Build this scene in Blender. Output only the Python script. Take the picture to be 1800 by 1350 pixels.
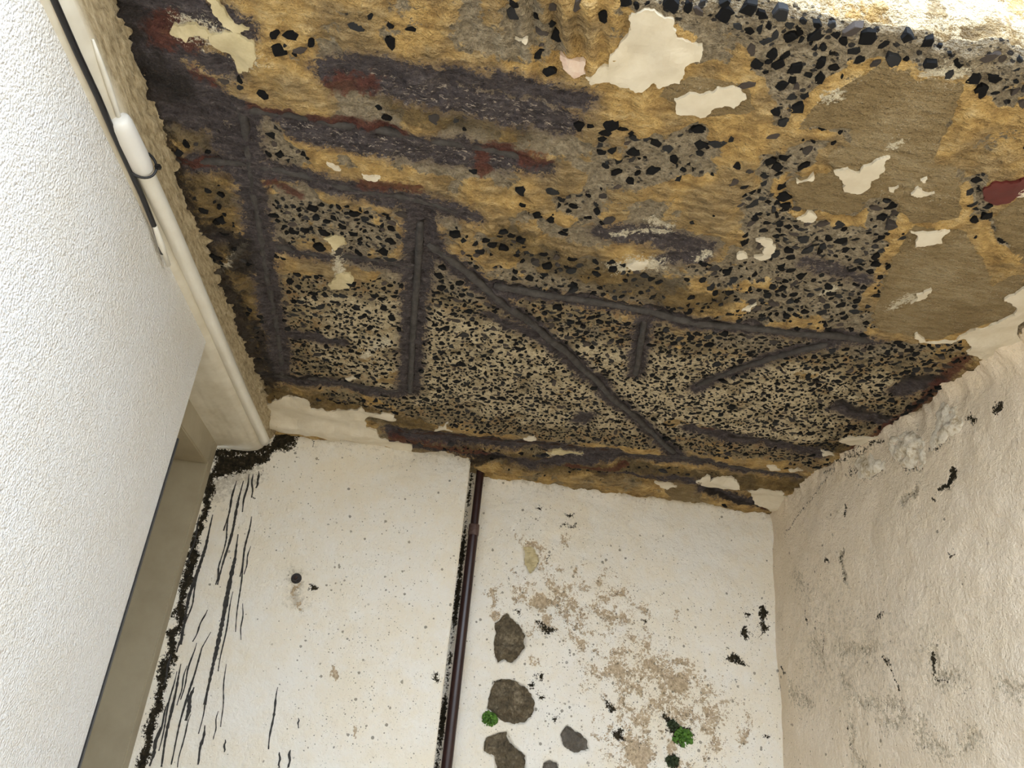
import bpy, bmesh, math, random
import numpy as np
from mathutils import Vector, Matrix, geometry

for o in list(bpy.data.objects):
    bpy.data.objects.remove(o)
S = bpy.context.scene
COL = S.collection

# ------------------------------------------------------------------ camera
# world: x right along the back wall, y into the recess, z up. Camera 1.6 m above the floor.
F = 1342.7
RX = np.array([0.98733255, 0.13773362, 0.07876478])      # world x in camera axes (x right, y down, z forward)
DY = np.array([-0.13035461, 0.42114567, 0.89757674])
UZ = np.array([0.09045504, -0.89647408, 0.43376504])
CZ = 1.6
cam_data = bpy.data.cameras.new('camera')
cam = bpy.data.objects.new('camera', cam_data)
COL.objects.link(cam)
cam_data.sensor_width = 36.0
cam_data.lens = 36.0 * F / 1800.0
cam_data.clip_start = 0.02
ax = [(RX[i], DY[i], UZ[i]) for i in range(3)]
cam.matrix_world = Matrix(((ax[0][0], -ax[1][0], -ax[2][0], 0), (ax[0][1], -ax[1][1], -ax[2][1], 0),
                           (ax[0][2], -ax[1][2], -ax[2][2], CZ), (0, 0, 0, 1)))
S.camera = cam

# ------------------------------------------------------------------ sky and exposure
W = bpy.data.worlds.new('sky')
S.world = W
W.use_nodes = True
wt = W.node_tree
wt.nodes.clear()
wo = wt.nodes.new('ShaderNodeOutputWorld')
bg = wt.nodes.new('ShaderNodeBackground')
tc = wt.nodes.new('ShaderNodeTexCoord')
sp = wt.nodes.new('ShaderNodeSeparateXYZ')
rp = wt.nodes.new('ShaderNodeValToRGB')
rp.color_ramp.elements[0].position = 0.0
rp.color_ramp.elements[0].color = (0.81, 0.90, 1.0, 1)
rp.color_ramp.elements[1].position = 0.8
rp.color_ramp.elements[1].color = (0.66, 0.81, 1.0, 1)
wt.links.new(tc.outputs['Generated'], sp.inputs[0])
wt.links.new(sp.outputs['Z'], rp.inputs[0])
wt.links.new(rp.outputs[0], bg.inputs[0])
bg.inputs[1].default_value = 3.8
wt.links.new(bg.outputs[0], wo.inputs[0])
S.view_settings.view_transform = 'Standard'
S.view_settings.look = 'None'
S.view_settings.gamma = 1.0
S.view_settings.use_curve_mapping = False
S.view_settings.exposure = 0.84

# ------------------------------------------------------------------ geometry of the place
HC = 0.95          # ceiling above the eye
YB = 2.698         # back wall, part beside the pipe
YL = 2.575         # back wall, proud part left of the pipe
XR = 1.272         # right wall
XL = -0.625        # left wall
YF = 0.68          # front edge of the slab
YE = 1.79          # end of the left wall

def ray(p):
    v = np.array([p[0] - 900.0, p[1] - 675.0, F])
    return np.array([v @ RX, v @ DY, v @ UZ])
def on_ceiling(p, z=HC):
    r = ray(p); r = r * (z / r[2]); return (r[0], r[1])
def on_back(p, y=YB):
    r = ray(p); r = r * (y / r[1]); return (r[0], r[2] + CZ)
def on_side(p, x=XR):
    r = ray(p); r = r * (x / r[0]); return (r[1], r[2] + CZ)
def on_left_panel(p):
    return on_back(p, YL)

rng = np.random.default_rng(7)
random.seed(7)

# ------------------------------------------------------------------ numpy noise and distance fields
_tables = {}
def vnoise(x, y, seed):
    if seed not in _tables:
        _tables[seed] = np.random.default_rng(1000 + seed).random((256, 256))
    t = _tables[seed]
    xi = np.floor(x).astype(int); yi = np.floor(y).astype(int)
    fx = x - xi; fy = y - yi
    fx = fx * fx * (3 - 2 * fx); fy = fy * fy * (3 - 2 * fy)
    x0 = xi & 255; x1 = (xi + 1) & 255; y0 = yi & 255; y1 = (yi + 1) & 255
    return (t[x0, y0] * (1 - fx) + t[x1, y0] * fx) * (1 - fy) + (t[x0, y1] * (1 - fx) + t[x1, y1] * fx) * fy
def fbm(x, y, scale, seed, octs=4):
    x = np.asarray(x, float); y = np.asarray(y, float)
    a = np.zeros_like(x); amp = 0.5; tot = 0
    for i in range(octs):
        a += amp * vnoise(x * scale + 17.3 * i, y * scale + 9.1 * i, seed + i); tot += amp
        amp *= 0.5; scale *= 2.03
    return a / tot
def sstep(a, b, x):
    t = np.clip((x - a) / (b - a), 0, 1); return t * t * (3 - 2 * t)
def seg_dist(x, y, pts):
    d = np.full(x.shape, 1e9)
    for (ax_, ay), (bx, by) in zip(pts[:-1], pts[1:]):
        vx, vy = bx - ax_, by - ay; L = vx * vx + vy * vy + 1e-12
        t = np.clip(((x - ax_) * vx + (y - ay) * vy) / L, 0, 1)
        d = np.minimum(d, np.hypot(x - ax_ - t * vx, y - ay - t * vy))
    return d
def poly_sd(x, y, pts):
    """signed distance, positive inside"""
    n = len(pts); ins = np.zeros(x.shape, bool)
    for i in range(n):
        (x0, y0), (x1, y1) = pts[i], pts[(i + 1) % n]
        if y0 == y1: continue
        c = ((y0 > y) != (y1 > y)) & (x < (x1 - x0) * (y - y0) / (y1 - y0) + x0)
        ins ^= c
    d = seg_dist(x, y, list(pts) + [pts[0]])
    return np.where(ins, d, -d)

# ------------------------------------------------------------------ node helpers
def mat(name):
    m = bpy.data.materials.new(name); m.use_nodes = True
    nt = m.node_tree; nt.nodes.clear()
    out = nt.nodes.new('ShaderNodeOutputMaterial')
    b = nt.nodes.new('ShaderNodeBsdfPrincipled')
    nt.links.new(b.outputs[0], out.inputs[0])
    return m, nt, b
class G:
    def __init__(s, nt):
        s.nt = nt
        s.tc = nt.nodes.new('ShaderNodeTexCoord').outputs['Object']
    def _set(s, sock, v):
        if isinstance(v, bpy.types.NodeSocket): s.nt.links.new(v, sock)
        elif isinstance(v, tuple) and len(v) == 3 and sock.type == 'RGBA': sock.default_value = (*v, 1)
        else: sock.default_value = v
    def noise(s, scale, detail=4, rough=0.55, vec=None, dist=0.0):
        n = s.nt.nodes.new('ShaderNodeTexNoise')
        s._set(n.inputs['Vector'], vec or s.tc); n.inputs['Scale'].default_value = scale
        n.inputs['Detail'].default_value = detail; n.inputs['Roughness'].default_value = rough
        n.inputs['Distortion'].default_value = dist
        return n.outputs['Fac']
    def vor(s, scale, feature='F1', vec=None, rand=1.0):
        n = s.nt.nodes.new('ShaderNodeTexVoronoi'); n.feature = feature
        s._set(n.inputs['Vector'], vec or s.tc); n.inputs['Scale'].default_value = scale
        n.inputs['Randomness'].default_value = rand
        return n
    def attr(s, name):
        n = s.nt.nodes.new('ShaderNodeAttribute'); n.attribute_name = name
        return n.outputs['Fac']
    def m(s, op, a, b=0.0, c=0.0):
        n = s.nt.nodes.new('ShaderNodeMath'); n.operation = op
        for i, v in enumerate((a, b, c)): s._set(n.inputs[i], v)
        return n.outputs[0]
    def step(s, v, a, b):
        n = s.nt.nodes.new('ShaderNodeMapRange'); n.interpolation_type = 'SMOOTHSTEP'
        s._set(n.inputs[0], v); s._set(n.inputs[1], a); s._set(n.inputs[2], b)
        return n.outputs[0]
    def mix(s, fac, a, b, mode='MIX'):
        n = s.nt.nodes.new('ShaderNodeMix'); n.data_type = 'RGBA'; n.blend_type = mode
        s._set(n.inputs[0], fac); s._set(n.inputs[6], a); s._set(n.inputs[7], b)
        return n.outputs[2]
    def ramp(s, fac, stops):
        n = s.nt.nodes.new('ShaderNodeValToRGB'); e = n.color_ramp.elements
        while len(e) < len(stops): e.new(0.5)
        for el, (p, c) in zip(e, stops): el.position = p; el.color = (*c, 1)
        s._set(n.inputs[0], fac); return n.outputs[0]
    def stretch(s, sx, sy, sz, rot=(0, 0, 0)):
        n = s.nt.nodes.new('ShaderNodeMapping'); s._set(n.inputs[0], s.tc)
        n.inputs['Scale'].default_value = (sx, sy, sz); n.inputs['Rotation'].default_value = rot
        return n.outputs[0]
    def bump(s, h, strength, dist, normal=None):
        n = s.nt.nodes.new('ShaderNodeBump'); n.inputs['Strength'].default_value = strength
        n.inputs['Distance'].default_value = dist; s._set(n.inputs['Height'], h)
        if normal is not None: s._set(n.inputs['Normal'], normal)
        return n.outputs[0]

# ------------------------------------------------------------------ materials
def make_ceiling_mat():
    m, nt, b = mat('broken_concrete'); g = G(nt)
    n_big = g.noise(7, 3, 0.6); n_mid = g.noise(26, 3, 0.65); n_f = g.noise(95, 3, 0.7); n_ff = g.noise(330, 1, 0.6)
    streak = g.noise(60, 3, 0.7, vec=g.stretch(0.35, 1.5, 1.0, (0, 0, 0.05)))
    # bare concrete matrix
    con = g.ramp(n_mid, [(0.28, (0.10, 0.08, 0.05)), (0.42, (0.24, 0.19, 0.115)), (0.54, (0.37, 0.295, 0.175)), (0.62, (0.33, 0.215, 0.105)), (0.74, (0.40, 0.31, 0.18))])
    pale = g.step(g.m('ADD', g.attr('pale'), g.m('MULTIPLY', g.m('SUBTRACT', n_f, 0.5), 0.6)), 0.25, 0.9)
    con = g.mix(pale, con, g.ramp(n_f, [(0.3, (0.40, 0.325, 0.21)), (0.6, (0.72, 0.62, 0.43))]))
    grey = g.step(g.m('ADD', g.attr('grey'), g.m('MULTIPLY', g.m('SUBTRACT', n_f, 0.5), 0.8)), 0.4, 0.6)
    con = g.mix(grey, con, g.ramp(n_f, [(0.3, (0.15, 0.122, 0.085)), (0.5, (0.285, 0.238, 0.168)), (0.68, (0.44, 0.375, 0.27))]))
    # fine aggregate too small to model
    def chips(scale, thr, amount, seedrot):
        v = g.vor(scale, 'F1', vec=g.stretch(1.0, 1.35, 1.0, (0, 0, seedrot)))
        sepc = nt.nodes.new('ShaderNodeSeparateColor'); nt.links.new(v.outputs['Color'], sepc.inputs[0])
        pick = g.step(sepc.outputs[0], amount, amount + 0.02)
        dd = g.m('ADD', v.outputs['Distance'], g.m('MULTIPLY', g.m('SUBTRACT', n_f, 0.5), 0.35))
        return g.m('MULTIPLY', pick, g.step(dd, thr + 0.03, thr - 0.03))
    c1 = chips(62, 0.32, 0.70, 0.3); c2 = chips(120, 0.34, 0.74, 0.9)
    cc = g.m('MAXIMUM', c1, g.m('MULTIPLY', c2, 0.85))
    agg = g.step(g.m('ADD', g.attr('agg'), g.m('MULTIPLY', g.m('SUBTRACT', n_mid, 0.5), 0.8)), 0.22, 0.5)
    cc = g.m('MULTIPLY', cc, agg)
    crk = g.m('MULTIPLY', g.step(g.noise(120, 2, 0.7, vec=g.stretch(0.45, 1.5, 1.0, (0, 0, 0.12))), 0.60, 0.68), g.step(g.attr('agg'), 0.02, 0.5))
    con = g.mix(g.m('MULTIPLY', crk, 0.6), con, (0.035, 0.027, 0.018))
    con = g.mix(cc, con, g.ramp(n_f, [(0.3, (0.014, 0.014, 0.016)), (0.7, (0.05, 0.046, 0.045))]))
    # ochre skim
    och = g.step(g.m('ADD', g.attr('ochre'), g.m('MULTIPLY', g.m('SUBTRACT', n_f, 0.5), 0.55)), 0.46, 0.54)
    ocol = g.ramp(g.m('ADD', g.m('MULTIPLY', n_mid, 0.6), g.m('MULTIPLY', streak, 0.4)),
                  [(0.30, (0.14, 0.088, 0.034)), (0.41, (0.36, 0.23, 0.088)), (0.53, (0.57, 0.385, 0.15)), (0.68, (0.72, 0.55, 0.29))])
    ocol = g.mix(g.step(n_big, 0.42, 0.62), ocol, g.ramp(streak, [(0.32, (0.14, 0.097, 0.048)), (0.5, (0.30, 0.215, 0.108)), (0.66, (0.45, 0.34, 0.185))]))
    ocol = g.mix(g.m('MULTIPLY', g.step(n_ff, 0.62, 0.75), 0.35), ocol, (0.10, 0.07, 0.035))
    col = g.mix(och, con, ocol)
    damp = g.step(g.m('ADD', g.attr('damp'), g.m('MULTIPLY', g.m('SUBTRACT', n_f, 0.5), 1.2)), 0.4, 0.9)
    col = g.mix(g.m('MULTIPLY', damp, 0.75), col, g.ramp(n_mid, [(0.35, (0.045, 0.031, 0.014)), (0.65, (0.16, 0.11, 0.045))]))
    # old smooth beige coat
    bei = g.step(g.m('ADD', g.attr('beige'), g.m('MULTIPLY', g.m('SUBTRACT', n_f, 0.5), 0.35)), 0.47, 0.53)
    bcol = g.ramp(g.m('ADD', g.m('MULTIPLY', n_big, 0.5), g.m('MULTIPLY', streak, 0.5)),
                  [(0.34, (0.20, 0.142, 0.068)), (0.5, (0.28, 0.207, 0.107)), (0.66, (0.38, 0.305, 0.185))])
    bcol = g.mix(g.m('MULTIPLY', g.step(n_ff, 0.63, 0.72), g.step(n_mid, 0.5, 0.6)), bcol, (0.5, 0.44, 0.33))
    col = g.mix(bei, col, bcol)
    # purple-grey slurry along the bars
    pur = g.step(g.m('ADD', g.attr('purple'), g.m('MULTIPLY', g.m('SUBTRACT', g.noise(85, 3, 0.85), 0.5), 1.35)), 0.42, 0.58)
    pcol = g.ramp(g.m('ADD', g.m('MULTIPLY', streak, 0.6), g.m('MULTIPLY', n_f, 0.4)),
                  [(0.30, (0.015, 0.012, 0.014)), (0.44, (0.050, 0.041, 0.046)), (0.58, (0.094, 0.080, 0.085)), (0.72, (0.21, 0.183, 0.175))])
    scr = g.m('MULTIPLY', g.step(g.noise(140, 3, 0.8, vec=g.stretch(0.5, 1.3, 1)), 0.56, 0.66), g.attr('scrape'))
    pcol = g.mix(scr, pcol, (0.40, 0.34, 0.29))
    halo = g.m('MULTIPLY', g.step(g.m('ADD', g.attr('purple'), g.m('MULTIPLY', g.m('SUBTRACT', n_f, 0.5), 1.0)), 0.05, 0.6), 0.6)
    col = g.mix(halo, col, g.ramp(n_mid, [(0.35, (0.10, 0.068, 0.062)), (0.65, (0.21, 0.165, 0.135))]))
    col = g.mix(pur, col, pcol)
    red = g.step(g.m('ADD', g.attr('red'), g.m('MULTIPLY', g.m('SUBTRACT', n_f, 0.5), 1.1)), 0.42, 0.75)
    col = g.mix(g.m('MULTIPLY', red, 0.85), col, g.ramp(n_f, [(0.3, (0.055, 0.014, 0.011)), (0.7, (0.15, 0.05, 0.034))]))
    wh = g.step(g.m('ADD', g.attr('white'), g.m('MULTIPLY', g.m('SUBTRACT', g.noise(150, 3, 0.85), 0.5), 2.2)), 0.5, 0.75)
    col = g.mix(g.m('MULTIPLY', wh, 0.9), col, (0.72, 0.66, 0.52))
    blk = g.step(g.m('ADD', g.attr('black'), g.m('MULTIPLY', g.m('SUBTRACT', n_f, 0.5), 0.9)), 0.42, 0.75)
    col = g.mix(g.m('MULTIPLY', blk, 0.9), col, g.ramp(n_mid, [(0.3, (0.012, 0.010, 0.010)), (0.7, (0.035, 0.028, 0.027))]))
    nt.links.new(col, b.inputs['Base Color'])
    b.inputs['Roughness'].default_value = 0.8
    b.inputs['Specular IOR Level'].default_value = 0.3
    h = g.m('ADD', g.m('MULTIPLY', n_mid, 1.2), g.m('MULTIPLY', n_f, 0.7))
    h = g.m('ADD', h, g.m('MULTIPLY', n_ff, 0.2))
    h = g.m('ADD', h, g.m('MULTIPLY', streak, 0.5))
    nt.links.new(g.bump(h, 1.0, 0.018), b.inputs['Normal'])
    return m

def make_wall_mat(name, base, warm, rough_scale=1.0, grime=0.5, tanc=((0.17, 0.115, 0.06), (0.43, 0.31, 0.18), (0.63, 0.51, 0.35)), tana=0.85, dota=0.68):
    m, nt, b = mat(name); g = G(nt)
    n_big = g.noise(3.5, 3, 0.6); n_mid = g.noise(22, 3, 0.65); n_f = g.noise(90, 3, 0.7); n_ff = g.noise(380, 1, 0.6)
    col = g.mix(g.step(g.m('ADD', g.m('MULTIPLY', n_big, 0.6), g.m('MULTIPLY', n_mid, 0.4)), 0.35, 0.65), base, warm)
    # grime film
    gr = g.m('MULTIPLY', g.step(g.m('ADD', g.attr('grime'), g.m('MULTIPLY', g.m('SUBTRACT', g.noise(60, 3, 0.8), 0.5), 1.4)), 0.55, 1.0), grime)
    col = g.mix(gr, col, (0.25, 0.205, 0.13))
    # tan undercoat
    tan = g.step(g.m('ADD', g.attr('tan'), g.m('MULTIPLY', g.m('SUBTRACT', g.noise(95, 3, 0.85), 0.5), 1.7)), 0.47, 0.56)
    col = g.mix(g.m('MULTIPLY', tan, tana), col, g.ramp(n_f, [(0.3, tanc[0]), (0.5, tanc[1]), (0.7, tanc[2])]))
    # mould dots
    def dots(scale, thr, sd):
        v = g.vor(scale, 'F1', vec=g.stretch(1, 1, 1, (sd, sd, sd)))
        sepc = nt.nodes.new('ShaderNodeSeparateColor'); nt.links.new(v.outputs['Color'], sepc.inputs[0])
        lim = g.m('SUBTRACT', 1.0, g.m('MULTIPLY', g.attr('dots'), thr))
        pick = g.step(sepc.outputs[0], lim, g.m('ADD', lim, 0.02))
        dd = g.m('ADD', v.outputs['Distance'], g.m('MULTIPLY', g.m('SUBTRACT', n_ff, 0.5), 0.3))
        rad = g.m('MULTIPLY', sepc.outputs[1], 0.30)
        return g.m('MULTIPLY', pick, g.m('LESS_THAN', dd, g.m('ADD', rad, 0.08)))
    d = g.m('MAXIMUM', dots(70, 0.35, 0.2), dots(150, 0.38, 0.7))
    d = g.m('MAXIMUM', d, g.m('MULTIPLY', dots(300, 0.35, 1.1), 0.8))
    col = g.mix(g.m('MULTIPLY', d, dota), col, g.ramp(n_mid, [(0.4, (0.05, 0.04, 0.025)), (0.6, (0.17, 0.14, 0.09))]))
    # mould masses, plus shade painted in the slot beside the pipe
    mo = g.step(g.m('ADD', g.attr('mould_shade'), g.m('MULTIPLY', g.m('SUBTRACT', g.noise(130, 3, 0.85), 0.5), 1.8)), 0.48, 0.58)
    col = g.mix(mo, col, g.ramp(n_f, [(0.3, (0.008, 0.007, 0.006)), (0.6, (0.035, 0.028, 0.016)), (0.8, (0.12, 0.10, 0.07))]))
    # bare stone colour in the holes
    nt.links.new(col, b.inputs['Base Color'])
    b.inputs['Roughness'].default_value = 0.85
    b.inputs['Specular IOR Level'].default_value = 0.12
    h = g.m('ADD', g.m('MULTIPLY', n_mid, 1.0), g.m('MULTIPLY', n_f, 0.7 * rough_scale))
    h = g.m('ADD', h, g.m('MULTIPLY', n_ff, 0.12 * rough_scale))
    nt.links.new(g.bump(h, 0.8, 0.008), b.inputs['Normal'])
    return m

def make_plain(name, c1, c2, scale=30, rough=0.6, bumps=0.3, bscale=120, bdist=0.002, spec=0.4):
    m, nt, b = mat(name); g = G(nt)
    n = g.noise(scale, 5, 0.62)
    nt.links.new(g.ramp(n, [(0.32, c1), (0.68, c2)]), b.inputs['Base Color'])
    b.inputs['Roughness'].default_value = rough
    b.inputs['Specular IOR Level'].default_value = spec
    nt.links.new(g.bump(g.noise(bscale, 4, 0.6), bumps, bdist), b.inputs['Normal'])
    return m

def make_chip_mat():
    m, nt, b = mat('dark_aggregate'); g = G(nt)
    t = g.attr('tone'); n = g.noise(160, 4, 0.6)
    c = g.ramp(g.m('ADD', t, g.m('MULTIPLY', g.m('SUBTRACT', n, 0.5), 0.35)),
               [(0.0, (0.005, 0.005, 0.006)), (0.55, (0.011, 0.012, 0.014)), (0.8, (0.03, 0.031, 0.034)), (0.97, (0.08, 0.065, 0.058))])
    nt.links.new(c, b.inputs['Base Color'])
    b.inputs['Roughness'].default_value = 0.75
    b.inputs['Specular IOR Level'].default_value = 0.15
    nt.links.new(g.bump(n, 0.3, 0.002), b.inputs['Normal'])
    return m

def make_stipple_mat():
    m, nt, b = mat('stippled_white_paint'); g = G(nt)
    n = g.noise(230, 2, 0.5); n2 = g.noise(6, 3, 0.6)
    nt.links.new(g.mix(g.step(n2, 0.35, 0.7), (0.82, 0.80, 0.765), (0.80, 0.765, 0.705)), b.inputs['Base Color'])
    b.inputs['Roughness'].default_value = 0.7
    b.inputs['Specular IOR Level'].default_value = 0.15
    h = g.m('ADD', n, g.m('MULTIPLY', g.noise(70, 2), 0.6))
    nt.links.new(g.bump(h, 0.9, 0.0075), b.inputs['Normal'])
    return m

def make_stone_mat(name, a, c, d, stops=(0.34, 0.52, 0.68)):
    m, nt, b = mat(name); g = G(nt)
    n = g.noise(28, 6, 0.65); n2 = g.noise(130, 5, 0.65)
    nt.links.new(g.ramp(g.m('ADD', g.m('MULTIPLY', n, 0.55), g.m('MULTIPLY', n2, 0.45)), [(stops[0], a), (stops[1], c), (stops[2], d)]), b.inputs['Base Color'])
    b.inputs['Roughness'].default_value = 0.85
    nt.links.new(g.bump(g.m('ADD', n, g.m('MULTIPLY', n2, 0.5)), 0.8, 0.006), b.inputs['Normal'])
    return m

M = {}
M['ceiling'] = make_ceiling_mat()
M['wall_white'] = make_wall_mat('white_limewash', (0.88, 0.845, 0.775), (0.86, 0.785, 0.65))
M['wall_beige'] = make_wall_mat('beige_limewash', (0.86, 0.745, 0.60), (0.80, 0.68, 0.52), 1.5, 0.45, ((0.16, 0.13, 0.085), (0.46, 0.39, 0.28), (0.74, 0.66, 0.53)), 0.8, 0.7)
M['stipple'] = make_stipple_mat()
M['chip'] = make_chip_mat()
M['flake'] = make_plain('cream_paint', (0.66, 0.59, 0.46), (0.78, 0.72, 0.60), 18, 0.6, 0.5, 60, 0.003)
M['flake_yellow'] = make_plain('yellowed_paint', (0.50, 0.42, 0.24), (0.66, 0.57, 0.36), 40, 0.7, 0.6, 90, 0.004)
M['flake_pink'] = make_plain('pinkish_paint', (0.62, 0.42, 0.34), (0.72, 0.60, 0.50), 30, 0.7, 0.5, 90, 0.003)
M['flake_red'] = make_plain('oxide_red_paint', (0.085, 0.014, 0.012), (0.13, 0.024, 0.02), 25, 0.5, 0.3, 60, 0.002)
M['rebar'] = make_plain('slurry_coated_steel', (0.034, 0.030, 0.030), (0.082, 0.075, 0.073), 55, 0.7, 0.8, 140, 0.003)
M['rebar_rust'] = make_plain('rusting_steel', (0.02, 0.012, 0.010), (0.07, 0.035, 0.026), 60, 0.8, 0.8, 140, 0.003)
def make_beam_mat():
    m, nt, b = mat('beam_plaster'); g = G(nt)
    n = g.noise(12, 3, 0.6); fib = g.noise(120, 3, 0.7, vec=g.stretch(1.6, 0.3, 1.6))
    c = g.ramp(n, [(0.32, (0.60, 0.55, 0.44)), (0.68, (0.72, 0.68, 0.58))])
    c = g.mix(g.attr('raw'), c, g.ramp(fib, [(0.3, (0.20, 0.15, 0.08)), (0.5, (0.40, 0.32, 0.195)), (0.7, (0.55, 0.46, 0.31))]))
    nt.links.new(c, b.inputs['Base Color']); b.inputs['Roughness'].default_value = 0.7
    nt.links.new(g.bump(g.m('ADD', n, g.m('MULTIPLY', g.m('MULTIPLY', fib, g.attr('raw')), 1.5)), 0.7, 0.006), b.inputs['Normal'])
    return m
M['beam'] = make_beam_mat()
M['conduit'] = make_plain('painted_conduit', (0.74, 0.71, 0.62), (0.80, 0.78, 0.71), 14, 0.4, 0.2, 60, 0.002, 0.5)
M['sleeve'] = make_plain('white_plastic', (0.80, 0.79, 0.76), (0.84, 0.83, 0.80), 14, 0.35, 0.15, 50, 0.002, 0.5)
M['black'] = make_plain('black_rubber', (0.008, 0.008, 0.010), (0.014, 0.014, 0.016), 40, 0.35, 0.1, 200, 0.001, 0.5)
M['frame'] = make_plain('painted_timber', (0.35, 0.30, 0.21), (0.42, 0.37, 0.265), 7, 0.45, 0.15, 50, 0.002)
M['pipe'] = make_plain('brown_pipe_paint', (0.024, 0.009, 0.008), (0.034, 0.013, 0.012), 20, 0.3, 0.12, 60, 0.001, 0.5)
M['pipe_collar'] = make_plain('worn_pipe_collar', (0.07, 0.035, 0.03), (0.14, 0.09, 0.075), 80, 0.5, 0.3, 100, 0.001)
M['drip'] = make_plain('black_drip_stain', (0.016, 0.014, 0.013), (0.05, 0.045, 0.04), 90, 0.6, 0.2, 120, 0.001)
M['stone'] = make_stone_mat('brown_rubble_stone', (0.035, 0.026, 0.014), (0.125, 0.097, 0.058), (0.31, 0.255, 0.175))
M['stone_grey'] = make_stone_mat('grey_rubble_stone', (0.07, 0.06, 0.047), (0.135, 0.118, 0.097), (0.21, 0.188, 0.16))
M['crust'] = make_stone_mat('lichen_crust', (0.17, 0.11, 0.05), (0.56, 0.46, 0.31), (0.83, 0.76, 0.64), (0.32, 0.42, 0.53))
M['moss'] = make_plain('green_moss', (0.02, 0.07, 0.006), (0.12, 0.26, 0.03), 90, 0.6, 0.4, 200, 0.002)
M['moss_dark'] = make_plain('dark_moss', (0.012, 0.022, 0.008), (0.04, 0.06, 0.02), 90, 0.7, 0.4, 200, 0.002)
M['bolt'] = make_plain('rusted_bolt', (0.008, 0.006, 0.006), (0.03, 0.02, 0.017), 120, 0.5, 0.5, 200, 0.002)
M['floor'] = make_plain('pale_concrete', (0.38, 0.265, 0.14), (0.46, 0.34, 0.20), 4, 0.8, 0.3, 60, 0.003)
M['floor_in'] = make_plain('brown_tile', (0.27, 0.165, 0.07), (0.33, 0.21, 0.10), 6, 0.6, 0.2, 60, 0.002)
M['slab'] = make_plain('slab_concrete', (0.30, 0.27, 0.22), (0.38, 0.34, 0.28), 6, 0.85, 0.4, 60, 0.003)

# ------------------------------------------------------------------ object helpers
def link(name, me, m=None, parent=None, smooth=False, **props):
    o = bpy.data.objects.new(name, me); COL.objects.link(o)
    if m is not None and me is not None: me.materials.append(m)
    if parent is not None: o.parent = parent
    if smooth and me is not None:
        me.polygons.foreach_set('use_smooth', np.ones(len(me.polygons), bool))
    for k, v in props.items(): o[k] = v
    return o
def thing(name, label, cat, loc, group=None):
    o = link(name, None, label=label, category=cat); o.location = loc
    if group: o['group'] = group
    return o
def mesh_py(name, verts, faces):
    me = bpy.data.meshes.new(name); me.from_pydata([tuple(v) for v in verts], [], faces); me.update(); return me
def box_mesh(name, x0, x1, y0, y1, z0, z1):
    v = [(x, y, z) for x in (x0, x1) for y in (y0, y1) for z in (z0, z1)]
    f = [(0, 1, 3, 2), (4, 6, 7, 5), (0, 4, 5, 1), (2, 3, 7, 6), (0, 2, 6, 4), (1, 5, 7, 3)]
    return mesh_py(name, v, f)
def grid_mesh(name, P, attrs=None):
    """P: (nu, nv, 3) array of points"""
    nu, nv = P.shape[:2]
    me = bpy.data.meshes.new(name)
    idx = np.arange(nu * nv).reshape(nu, nv)
    q = np.stack([idx[:-1, :-1], idx[1:, :-1], idx[1:, 1:], idx[:-1, 1:]], -1).reshape(-1, 4)
    me.vertices.add(nu * nv); me.vertices.foreach_set('co', P.reshape(-1).astype(np.float32))
    me.loops.add(q.size); me.loops.foreach_set('vertex_index', q.reshape(-1).astype(np.int32))
    me.polygons.add(len(q)); me.polygons.foreach_set('loop_start', np.arange(0, q.size, 4, dtype=np.int32))
    me.polygons.foreach_set('loop_total', np.full(len(q), 4, np.int32))
    me.update(calc_edges=True)
    for k, a in (attrs or {}).items():
        at = me.attributes.new(k, 'FLOAT', 'POINT'); at.data.foreach_set('value', a.reshape(-1).astype(np.float32))
    return me
def tube_mesh(name, pts, rad, n=12, lump=0.0, seed=0, cap=True):
    pts = [Vector(p) for p in pts]
    if not isinstance(rad, (list, tuple)): rad = [rad] * len(pts)
    r = random.Random(seed); vs = []; fs = []
    t0 = (pts[1] - pts[0]).normalized()
    nrm = t0.orthogonal().normalized()
    for i, p in enumerate(pts):
        t = (pts[min(i + 1, len(pts) - 1)] - pts[max(i - 1, 0)]).normalized()
        nrm = (nrm - t * nrm.dot(t)).normalized(); bn = t.cross(nrm)
        for k in range(n):
            a = 2 * math.pi * k / n
            rr = rad[i] * (1 + (r.random() - 0.5) * lump)
            vs.append(p + (nrm * math.cos(a) + bn * math.sin(a)) * rr)
    for i in range(len(pts) - 1):
        for k in range(n):
            k2 = (k + 1) % n
            fs.append((i * n + k, i * n + k2, (i + 1) * n + k2, (i + 1) * n + k))
    if cap:
        fs.append(tuple(range(n - 1, -1, -1))); fs.append(tuple(range((len(pts) - 1) * n, len(pts) * n)))
    return mesh_py(name, vs, fs)
def resample(pts, step):
    pts = [np.array(p, float) for p in pts]; out = [pts[0]]
    for a, b in zip(pts[:-1], pts[1:]):
        k = max(1, int(np.linalg.norm(b - a) / step))
        for i in range(1, k + 1): out.append(a + (b - a) * i / k)
    return out
def ragged(pts, amp=0.22, levels=3, seed=0):
    """fractal outline from a coarse polygon in plane coordinates"""
    r = random.Random(seed); pts = [np.array(p, float) for p in pts]
    for lv in range(levels):
        new = []
        for i, a in enumerate(pts):
            b = pts[(i + 1) % len(pts)]; d = b - a; L = np.hypot(*d)
            if L < 0.003: new.append(a); continue
            nn = np.array([-d[1], d[0]]) / (L + 1e-9)
            new.append(a); new.append(a + d * (0.5 + (r.random() - 0.5) * 0.3) + nn * (r.random() - 0.5) * 2 * amp * L * 0.6)
        pts = new
    return pts
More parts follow.
